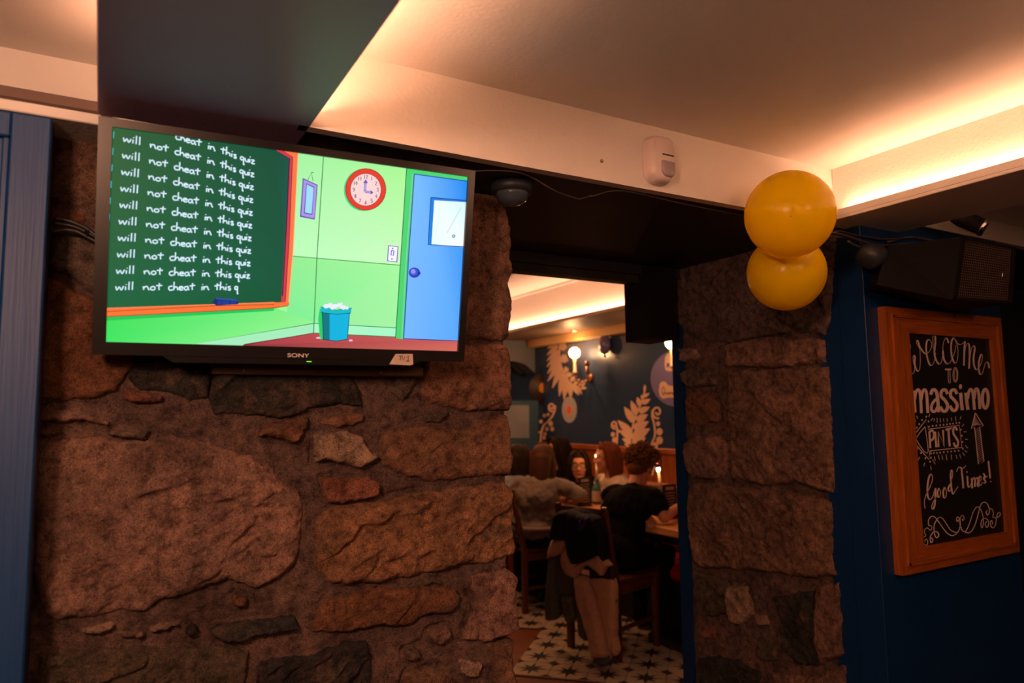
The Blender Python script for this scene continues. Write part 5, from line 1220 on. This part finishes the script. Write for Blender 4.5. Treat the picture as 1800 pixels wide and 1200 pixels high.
# ------------------------------------------------------------------ people in the back room
SKIN = mat('skin', (0.62, 0.27, 0.16), .5, sss=.15, noise=(30, .06)); LIP = mat('lip', (0.42, 0.10, 0.08), .4); EYEW = mat('eye_white', (.7, .65, .6), .2); EYED = mat('eye_dark', (.03, .015, .01), .15)
def V3(*a): return np.array(a, float)
def remesh(o, vox, smooth=6):
    m = o.modifiers.new('join', 'REMESH'); m.mode = 'VOXEL'; m.voxel_size = vox; m.use_smooth_shade = True
    if smooth: s = o.modifiers.new('smooth', 'SMOOTH'); s.iterations = smooth; s.factor = .5
WR = bpy.data.textures.new('wrinkles', 'CLOUDS'); WR.noise_scale = .09; WR.noise_depth = 2
def wrinkle(o, k=.02):
    d = o.modifiers.new('wrinkles', 'DISPLACE'); d.texture = WR; d.strength = k; d.mid_level = .5; d.texture_coords = 'GLOBAL'
def hand(mb, wrist, tip_dir, palm_dn, curl=.5, side=1):
    """palm, four unequal fingers with knuckle bends and a thumb leaving the side of the palm"""
    d = _n(tip_dir); n = _n(np.array(palm_dn) - d * np.dot(palm_dn, d)); s_ = np.cross(d, n) * side
    c = wrist + d * .045
    mb.ell(c, (.045, .038, .017), (Vector(d), Vector(s_), Vector(n)), 14, 8)
    for k, (off, L) in enumerate(((-.029, .066), (-.010, .076), (.010, .072), (.028, .056))):
        p = c + d * .034 + s_ * off; dd = d.copy()
        for seg, r0, r1 in ((.42, .0095, .009), (.32, .009, .0082), (.26, .0082, .007)):
            dd = _n(dd + n * curl * .55); q = p + dd * L * seg; mb.cap(p, r0, q, r1, 8); p = q
    p = c - d * .018 - s_ * .026; dd = _n(d * .55 - s_ * .8 + n * .2)
    for L, r0, r1 in ((.034, .014, .011), (.028, .011, .010), (.022, .010, .008)):
        q = p + dd * L; mb.cap(p, r0, q, r1, 8); p = q; dd = _n(dd + d * .5 + n * .3 * curl)
def person(label, hip, az, head, head_az, head_pitch=0.0, hair='long', hair_mat=None, shirt=None, trouser=None, sleeve=1.0, elbR=None, handR=None, elbL=None, handL=None,
           glasses=None, vox=.0075, shoulder=.175, collar=None, seatz=.47, feet=None, legs=True, hem=0.0, nick='shirt', hairlen=.24, coatk=.016, spread=2.35):
    o = empty('person', (hip[0], hip[1], 0.0), label, 'person')
    f = V3(math.cos(az), math.sin(az), 0); r = V3(f[1], -f[0], 0); up = V3(0, 0, 1)
    pel = V3(hip[0], hip[1], seatz + .10); head = V3(*head)
    hf = V3(math.cos(head_az), math.sin(head_az), 0); hr = V3(hf[1], -hf[0], 0)
    F = hf * math.cos(head_pitch) - up * math.sin(head_pitch); U = np.cross(hr, F)
    sp = head - pel; neck = pel + sp * .76 - f * .015; spd = _n(neck - pel)
    chest = pel + (neck - pel) * .68 - f * .03
    sh = {s_: neck - spd * .070 + r * s_ * shoulder + f * .01 for s_ in (1, -1)}
    def arm(s_, e, h):
        e = V3(*e) if e is not None else sh[s_] + f * .12 - up * .25 + r * s_ * .05
        h = V3(*h) if h is not None else e + f * .22 + up * .02 - r * s_ * .05
        return e, h
    eR, hR = arm(1, elbR, handR); eL, hL = arm(-1, elbL, handL)
    # body: one continuous skin
    mb = MB(); Vx = (Vector(r), Vector(np.cross(spd, r) * -1), Vector(spd))
    mb.ell(pel, (.155, .11, .12), (Vector(r), Vector(f), Vector(up)), 18, 12); mb.ell(pel + (neck - pel) * .33, (.135, .095, .14), Vx, 18, 12); mb.ell(chest, (.155, .105, .15), Vx, 18, 12)
    mb.cap(sh[1], .052, sh[-1], .052); mb.cap(neck - spd * .05, .062, head - F * .01 - U * .05, .050)
    mb.ell(head + U * .022 - F * .008, (.074, .092, .090), (Vector(hr), Vector(F), Vector(U)), 20, 14); mb.ell(head + F * .022 - U * .035, (.061, .068, .080), (Vector(hr), Vector(F), Vector(U)), 18, 12)
    mb.ell(head + F * .056 - U * .088, (.030, .028, .024), (Vector(hr), Vector(F), Vector(U)), 12, 8)
    mb.cap(head + F * .084 + U * .012, .007, head + F * .105 - U * .022, .0115, 8); mb.ell(head + F * .094 - U * .028, (.018, .012, .010), (Vector(hr), Vector(F), Vector(U)), 10, 6)
    for s_ in (1, -1):
        mb.ell(head + hr * s_ * .074 - U * .006 - F * .004, (.010, .019, .031), (Vector(hr), Vector(F), Vector(U)), 10, 8); mb.ell(head + F * .062 + hr * s_ * .036 - U * .024, (.024, .022, .022), (Vector(hr), Vector(F), Vector(U)), 10, 8)
        mb.cap(head + F * .082 + hr * s_ * .016 + U * .030, .009, head + F * .072 + hr * s_ * .046 + U * .028, .008, 8)
    for s_, e, h in ((1, eR, hR), (-1, eL, hL)):
        mb.cap(sh[s_], .050, e, .039); mb.cap(e, .038, h, .026); dd = _n(h - e)
        hand(mb, h, _n(dd + f * .15 - up * (.25 if h[2] > .8 else .0)), V3(0, 0, -1) - dd * .1 + V3(.01, 0, 0), .55, -s_)
    kn = {}; an = {}
    if legs:
        for s_ in (1, -1):
            k = pel + f * .40 + r * s_ * .11 - up * .045; a = k - up * (k[2] - .09) - f * (.02 + .05 * (s_ > 0)); kn[s_] = k; an[s_] = a
            mb.cap(pel + r * s_ * .085 - up * .01, .083, k, .058); mb.cap(k, .056, a, .038); mb.cap(a - up * .04, .036, a - up * .055 + f * .14, .026)
    ob = mb.build('body', SKIN, o, True); remesh(ob, vox, 2)
    # clothes
    mb = MB(); g = .016
    mb.ell(pel + up * .02, (.165 + g, .118 + g, .12), (Vector(r), Vector(f), Vector(up)), 18, 12); mb.ell(pel + (neck - pel) * .35, (.148 + g, .105 + g, .16), Vx, 18, 12); mb.ell(chest, (.166 + g, .115 + g, .155), Vx, 18, 12)
    mb.cap(sh[1], .058 + g, sh[-1], .058 + g); mb.cap(neck - spd * .06, .068 + g, neck - spd * .02, .060)
    for s_ in (1, -1): mb.cap(neck - spd * .035, .052, sh[s_], .060)
    for s_, e, h in ((1, eR, hR), (-1, eL, hL)):
        if sleeve > .5: mb.cap(sh[s_], .056 + g, e, .045 + g); mb.cap(e, .044 + g, e + (h - e) * .93, .032 + g * .6)
        else: mb.cap(sh[s_], .052 + g, sh[s_] + (e - sh[s_]) * .52, .048 + g)
    if collar:
        for s_ in (1, -1): mb.cap(neck + r * s_ * .02 - f * .045, .026, neck + r * s_ * .075 + f * .04 - up * .02, .020)
    os_ = mb.build(nick, shirt, o, True); remesh(os_, .009, 4); wrinkle(os_, coatk * 2.2)
    if collar:      # waistband of the jacket with its button
        mb = MB(); n_ = 22; ring = [pel + up * .05 + r * math.cos(t) * (.178 + g) + f * math.sin(t) * (.135 + g) for t in np.linspace(0, 2 * PI, n_)]
        mb.tube(ring, .017, 8); mb.build('waistband', collar, os_, True)
    if legs:
        mb = MB(); mb.ell(pel - up * .02, (.168, .125, .10), (Vector(r), Vector(f), Vector(up)), 16, 10)
        for s_ in (1, -1): mb.cap(pel + r * s_ * .085 - up * .01, .094, kn[s_], .068); mb.cap(kn[s_], .066, an[s_], .050)
        ot = mb.build('trousers', trouser, o, True); remesh(ot, .010, 4); wrinkle(ot, .02)
        for s_ in (1, -1):
            mb = MB(); a = an[s_]; mb.cap(a - up * .045, .042, a - up * .055 + f * .15, .033, 12); q = mb.build('shoe', mat('shoe_black', (.015, .012, .012), .5), o, True)
    # face
    for s_ in (1, -1):
        mb = MB(); mb.ell(head + F * .0795 + hr * s_ * .031 + U * .010, (.0125, .007, .0085), (Vector(hr), Vector(F), Vector(U)), 12, 8); e_ = mb.build('eye', EYEW, o, True)
        mb = MB(); mb.ell(head + F * .0855 + hr * s_ * .031 + U * .010, (.0055, .0025, .0055), (Vector(hr), Vector(F), Vector(U)), 10, 6); mb.build('iris', EYED, e_, True)
        mb = MB(); mb.tube([head + F * .090 + hr * s_ * .014 + U * .032, head + F * .090 + hr * s_ * .030 + U * .038, head + F * .078 + hr * s_ * .048 + U * .033], [.003, .0035, .002], 6); mb.build('eyebrow', hair_mat, o, True)
    mb = MB(); mb.ell(head + F * .0865 - U * .056, (.021, .007, .0062), (Vector(hr), Vector(F), Vector(U)), 12, 8); mb.build('mouth', LIP, o, True)
    if glasses:
        mb = MB()
        for s_ in (1, -1):
            c = head + F * .096 + hr * s_ * .034 + U * .008; pts = [c + hr * .027 * math.cos(t) * (1) + U * .019 * math.copysign(abs(math.sin(t)) ** .6, math.sin(t)) for t in np.linspace(0, 2 * PI, 21)]; mb.tube(pts, glasses[1], 6)
            mb.tube([c + hr * s_ * .027 + U * .010, head + hr * s_ * .080 + U * .010, ], glasses[1], 6)
        mb.tube([head + F * .097 + hr * .008 + U * .012, head + F * .099 + U * .014, head + F * .097 - hr * .008 + U * .012], glasses[1], 6); mb.build('glasses', glasses[0], o, True)
    # hair
    rs_ = random.Random(int(abs(head[0] * 1000 + head[1] * 77)))
    mb = MB(); H = lambda a, b, c: head + hr * a + F * b + U * c
    if hair == 'long':
        mb.ell(H(0, -.038, .034), (.086, .076, .090), (Vector(hr), Vector(F), Vector(U)), 20, 14); mb.ell(H(0, .022, .080), (.062, .050, .034), (Vector(hr), Vector(F), Vector(U)), 16, 10)
        mb.cap(H(0, -.050, 0), .082, H(0, -.060, -hairlen + .07), .062, 16)
        for k in range(150):
            t = rs_.uniform(-1, 1); ph = t * spread                 # angle around the back: 0 behind, about 2.4 beside the temple
            sx, sb = math.sin(ph), -math.cos(ph); wv = rs_.uniform(-.008, .008); ln = hairlen * rs_.uniform(.85, 1.08) * (1.0 if abs(t) < .85 else .92)
            pts = [H(.012 * sx, .05 * (1 if abs(ph) > 1.4 else .2), .122), H(.060 * sx, .010 + .055 * sb + (.02 if abs(ph) > 1.4 else 0), .105), H(.088 * sx, .084 * sb - .01 + .02 * (abs(ph) > 1.7), .030), H(.092 * sx + wv, .080 * sb - .012 + .012 * (abs(ph) > 1.7), -.05), H(.090 * sx + wv * 1.5, .072 * sb - .015, -.05 - (ln - .05) * .6), H(.082 * sx + wv * 2, .066 * sb - .02, -ln)]
            mb.tube(catmull(pts, 3), [.0085] * 10 + [.008, .0075, .007, .006, .004, .002], 5)
    else:
        mb.ell(H(0, -.016, .036), (.095, .104, .098), (Vector(hr), Vector(F), Vector(U)), 20, 14); mb.ell(H(0, -.05, -.03), (.072, .055, .060), (Vector(hr), Vector(F), Vector(U)), 14, 10)
        for k in range(560):
            a, b = rs_.uniform(0, 2 * PI), math.asin(rs_.uniform(-.55, 1)); d = V3(math.cos(b) * math.cos(a), math.cos(b) * math.sin(a), math.sin(b))
            if d[1] > .45 and d[2] < .35: continue
            if abs(d[0]) > .75 and d[2] < -.1 and d[1] > -.3: continue
            R_ = rs_.uniform(1.0, 1.26) if d[2] > -.2 else rs_.uniform(.9, 1.02); c = H(d[0] * .098 * R_, d[1] * .108 * R_ - .014, d[2] * .102 * R_ + .034)
            ax = _n(V3(rs_.uniform(-1, 1), rs_.uniform(-1, 1), rs_.uniform(-1, 1))); u = _n(np.cross(ax, V3(.3, .5, .8))); w = np.cross(ax, u); rr_ = rs_.uniform(.010, .018)
            mb.tube([c + (u * math.cos(t) + w * math.sin(t)) * rr_ + ax * .003 * t for t in np.linspace(0, 5.6, 9)], [.0045] * 8 + [.002], 5)
    mb.build('hair', hair_mat, o, True)
    return o
def hm(name, c): return mat(name, c, .6, noise=(90, .35), spec=.15)
HB = hm('hair_brown', (.075, .030, .014)); HD = hm('hair_dark', (.020, .010, .007)); HA = hm('hair_auburn', (.16, .042, .012)); HC = hm('hair_curly', (.15, .052, .016))
DEN = mat('grey_denim', (0.205, 0.165, 0.145), .85, noise=(14, .22), bump=(180, .3)); DENL = mat('grey_denim_seam', (0.25, 0.20, 0.175), .85)
BT = mat('black_cotton', (0.004, 0.0035, 0.004), .9, spec=.12); BTR = mat('black_trousers', (0.005, 0.0045, 0.005), .9, spec=.12)
D_ = math.radians
pl_ = aY(1170, 914, 3.60)
person('person in a black T-shirt with curly brown hair, back turned, leaning on the near table', (2.97, 3.83), D_(14), (3.265, 3.905, 1.115), D_(10), D_(30), 'curly', HC, BT, BTR, sleeve=.3,
       elbR=(3.20, 3.615, .815), handR=(3.42, 3.70, .86), elbL=(3.27, 4.03, .82), handL=(3.17, 3.78, .815), shoulder=.172, nick='t_shirt', vox=.0065)
person('person in a grey denim jacket with long brown hair, back turned, at the far table', (2.96, 4.84), D_(42), (3.05, 4.84, 1.125), D_(50), D_(8), 'long', HB, DEN, BTR, elbR=(3.24, 4.62, .86), handR=(3.36, 4.84, .84), elbL=(3.06, 5.02, .86), handL=(3.34, 5.08, .83), collar=DENL, nick='denim_jacket', shoulder=.165, hairlen=.21, coatk=.021)
person('person with long dark hair and pale blue top beside the stone wall edge', (2.90, 5.10), D_(35), (2.99, 5.13, 1.12), D_(40), D_(5), 'long', HD, mat('pale_blue_top', (.22, .25, .30), .85), BTR, nick='top', hairlen=.26)
person('dark-haired person behind the one in the denim jacket, almost hidden', (3.64, 5.44), D_(190), (3.56, 5.39, 1.16), D_(170), D_(5), 'long', HD, BT, BTR, nick='top')
BG = mat('black_frames', (.012, .008, .008), .25)
person('person with black glasses and long dark hair facing the room, in black clothes', (3.60, 5.06), D_(200), (3.50, 4.99, 1.055), D_(233), D_(4), 'long', HD, BT, BTR, glasses=(BG, .0028), nick='top', elbR=(3.40, 5.20, .85), handR=(3.30, 4.95, .84), elbL=(3.46, 4.80, .85), handL=(3.22, 4.83, .87))
person('person in profile with glasses and auburn hair, cream patterned top', (3.60, 4.58), D_(165), (3.50, 4.60, 1.135), D_(146), D_(3), 'long', HA, mat('cream_top', (.55, .42, .32), .8, noise=(40, .5)), BTR, glasses=(mat('thin_frames', (.30, .10, .06), .3, .5), .0014), nick='top', hairlen=.17, spread=1.75)
person('person mostly hidden behind the jamb, only a pale bare arm showing', (3.62, 3.24), D_(180), (3.50, 3.22, 1.15), D_(180), 0, 'long', HB, mat('white_top', (.5, .42, .36), .8), BTR, nick='top', sleeve=.3, elbR=(3.52, 3.50, .93), handR=(3.42, 3.46, .84), handL=(3.3, 3.15, .83))

# ------------------------------------------------------------------ coats on the near chair
fv = V3(math.cos(D_(14)), math.sin(D_(14)), 0); rv = V3(fv[1], -fv[0], 0); PO = V3(2.93, 3.82, 0) - fv * .34
def cpt(x, y): p = aP(900 + x / 4.285, 880 + y / 4.285, PO, fv) - PO; return (float(np.dot(p, rv)), float(p[2]))
def cmap(off): return lambda u, v, h: (PO - fv * off)[None, :] + u[:, None] * rv[None, :] + v[:, None] * V3(0, 0, 1)[None, :] - h[:, None] * fv[None, :]
def garment(name, poly, m, parent, off=0.0, thick=.03, fold=.012, seed=1, vert=True, fs=26):
    poly = [cpt(*p) for p in poly]; P = np.array(poly); cell = .006
    u0, v0 = P.min(0) - .01; u1, v1 = P.max(0) + .01
    U, V = np.meshgrid(np.arange(u0, u1, cell), np.arange(v0, v1, cell), indexing='ij')
    sd = sdist(U, V, poly) + .004 * fbm(U * 30, V * 30, seed, 2); keep = sd > -cell * 1.2
    gu, gv = np.gradient(sd, cell, cell); gl = np.sqrt(gu * gu + gv * gv) + 1e-9; neg = np.minimum(sd, 0)
    s = np.clip(sd / .03, 0, 1); a, b = (fs, 5) if vert else (7, fs)
    H = -.006 + thick * np.sqrt(1 - (1 - s) ** 2) + fold * (ridged(U * a, V * b, seed, 2) * .7 + .6 * fbm(U * 16, V * 12, seed + 3, 2)) * s
    o = height_mesh(U - gu / gl * neg, V - gv / gl * neg, H, keep, cmap(off), thick * .8, name, m, None)
    if parent: o.parent = parent; o.matrix_parent_inverse = parent.matrix_basis.inverted()
    return o
GRY = mat('grey_wool', (.085, .078, .078), .9, noise=(60, .3)); BEI = mat('beige_cord', (.58, .33, .22), .9, noise=(50, .25), bump=(260, .4)); BEI2 = mat('tan_suede', (.50, .27, .15), .9, noise=(30, .2)); NVY = mat('navy_nylon', (.008, .008, .014), .75, spec=.2); PRP = mat('purple_lining', (.03, .015, .16), .5)
base_ = tuple(PO)
gj = empty('jacket', base_, 'grey jacket hanging lowest under the other coats on the chair back', 'jacket', 'coats on the near chair')
garment('body_panel', [(300,410),(400,400),(470,420),(515,560),(520,730),(330,705),(318,600)], GRY, gj, .004, .025, seed=3)
garment('sleeve', [(300,420),(350,425),(345,600),(362,860),(330,895),(272,890),(272,760),(285,580)], GRY, gj, .014, .045, seed=5)
garment('sleeve', [(385,700),(492,705),(492,880),(462,905),(428,912),(405,850)], GRY, gj, .012, .04, seed=6)
garment('sleeve', [(500,640),(545,700),(575,830),(622,1000),(600,1050),(560,1050),(515,1000),(505,850)], GRY, gj, .010, .04, seed=7)
bj = empty('coat', base_, 'beige coat with dark lining hanging inside out to the floor', 'coat', 'coats on the near chair')
garment('body_panel', [(600,580),(690,570),(780,585),(797,640),(797,880),(792,1110),(745,1140),(690,900),(640,690)], BEI2, bj, .016, .03, fold=.006, seed=9)
garment('sleeve', [(508,560),(600,580),(645,690),(700,900),(748,1140),(738,1172),(642,1172),(632,1080),(575,900),(522,720)], BEI, bj, .034, .05, fold=.010, seed=11, vert=False, fs=20)
garment('hem', [(640,1165),(742,1165),(752,1200),(735,1235),(690,1235),(645,1200)], GRY, bj, .03, .03, seed=12)
garment('hem', [(762,1010),(800,1020),(820,1120),(790,1165),(765,1120)], BEI2, bj, .02, .03, seed=13)
garment('dark_lining', [(585,465),(705,560),(745,490),(782,490),(784,600),(600,590)], mat('black_lining', (.006, .005, .005), .7), bj, .020, .012, seed=14)
garment('collar', [(405,400),(430,345),(458,325),(475,430),(520,472),(560,455),(640,420),(690,395),(735,430),(775,478),(740,492),(705,558),(660,520),(600,478),(560,492),(500,577),(440,548),(405,480)], BEI, bj, .040, .03, fold=.012, seed=15)
garment('sleeve', [(325,295),(450,275),(455,330),(420,385),(290,432),(300,370)], BEI, bj, .030, .035, fold=.008, seed=16, vert=False, fs=22)
nj = empty('jacket', base_, 'navy-black jacket with a purple lining draped over the chair top', 'jacket', 'coats on the near chair')
garment('body_panel', [(355,100),(400,70),(470,60),(560,95),(640,98),(690,125),(725,230),(745,400),(735,455),(690,395),(560,455),(500,472),(470,400),(455,290),(330,290),(345,180)], NVY, nj, .045, .045, fold=.018, seed=18)
garment('lining', [(560,130),(640,105),(632,165),(600,215),(555,212)], PRP, nj, .078, .02, fold=.010, seed=19)
mb = MB(); tops = [cpt(355,110), cpt(470,70), cpt(650,105)]
for k in range(3): 
    a_ = PO + rv * tops[k][0] + V3(0, 0, tops[k][1] - .03)
mb.tube([PO + rv * t[0] + V3(0, 0, t[1] - .035) + fv * .02 for t in tops], [.045, .05, .045], 14); mb.build('folded_top', NVY, nj, True)
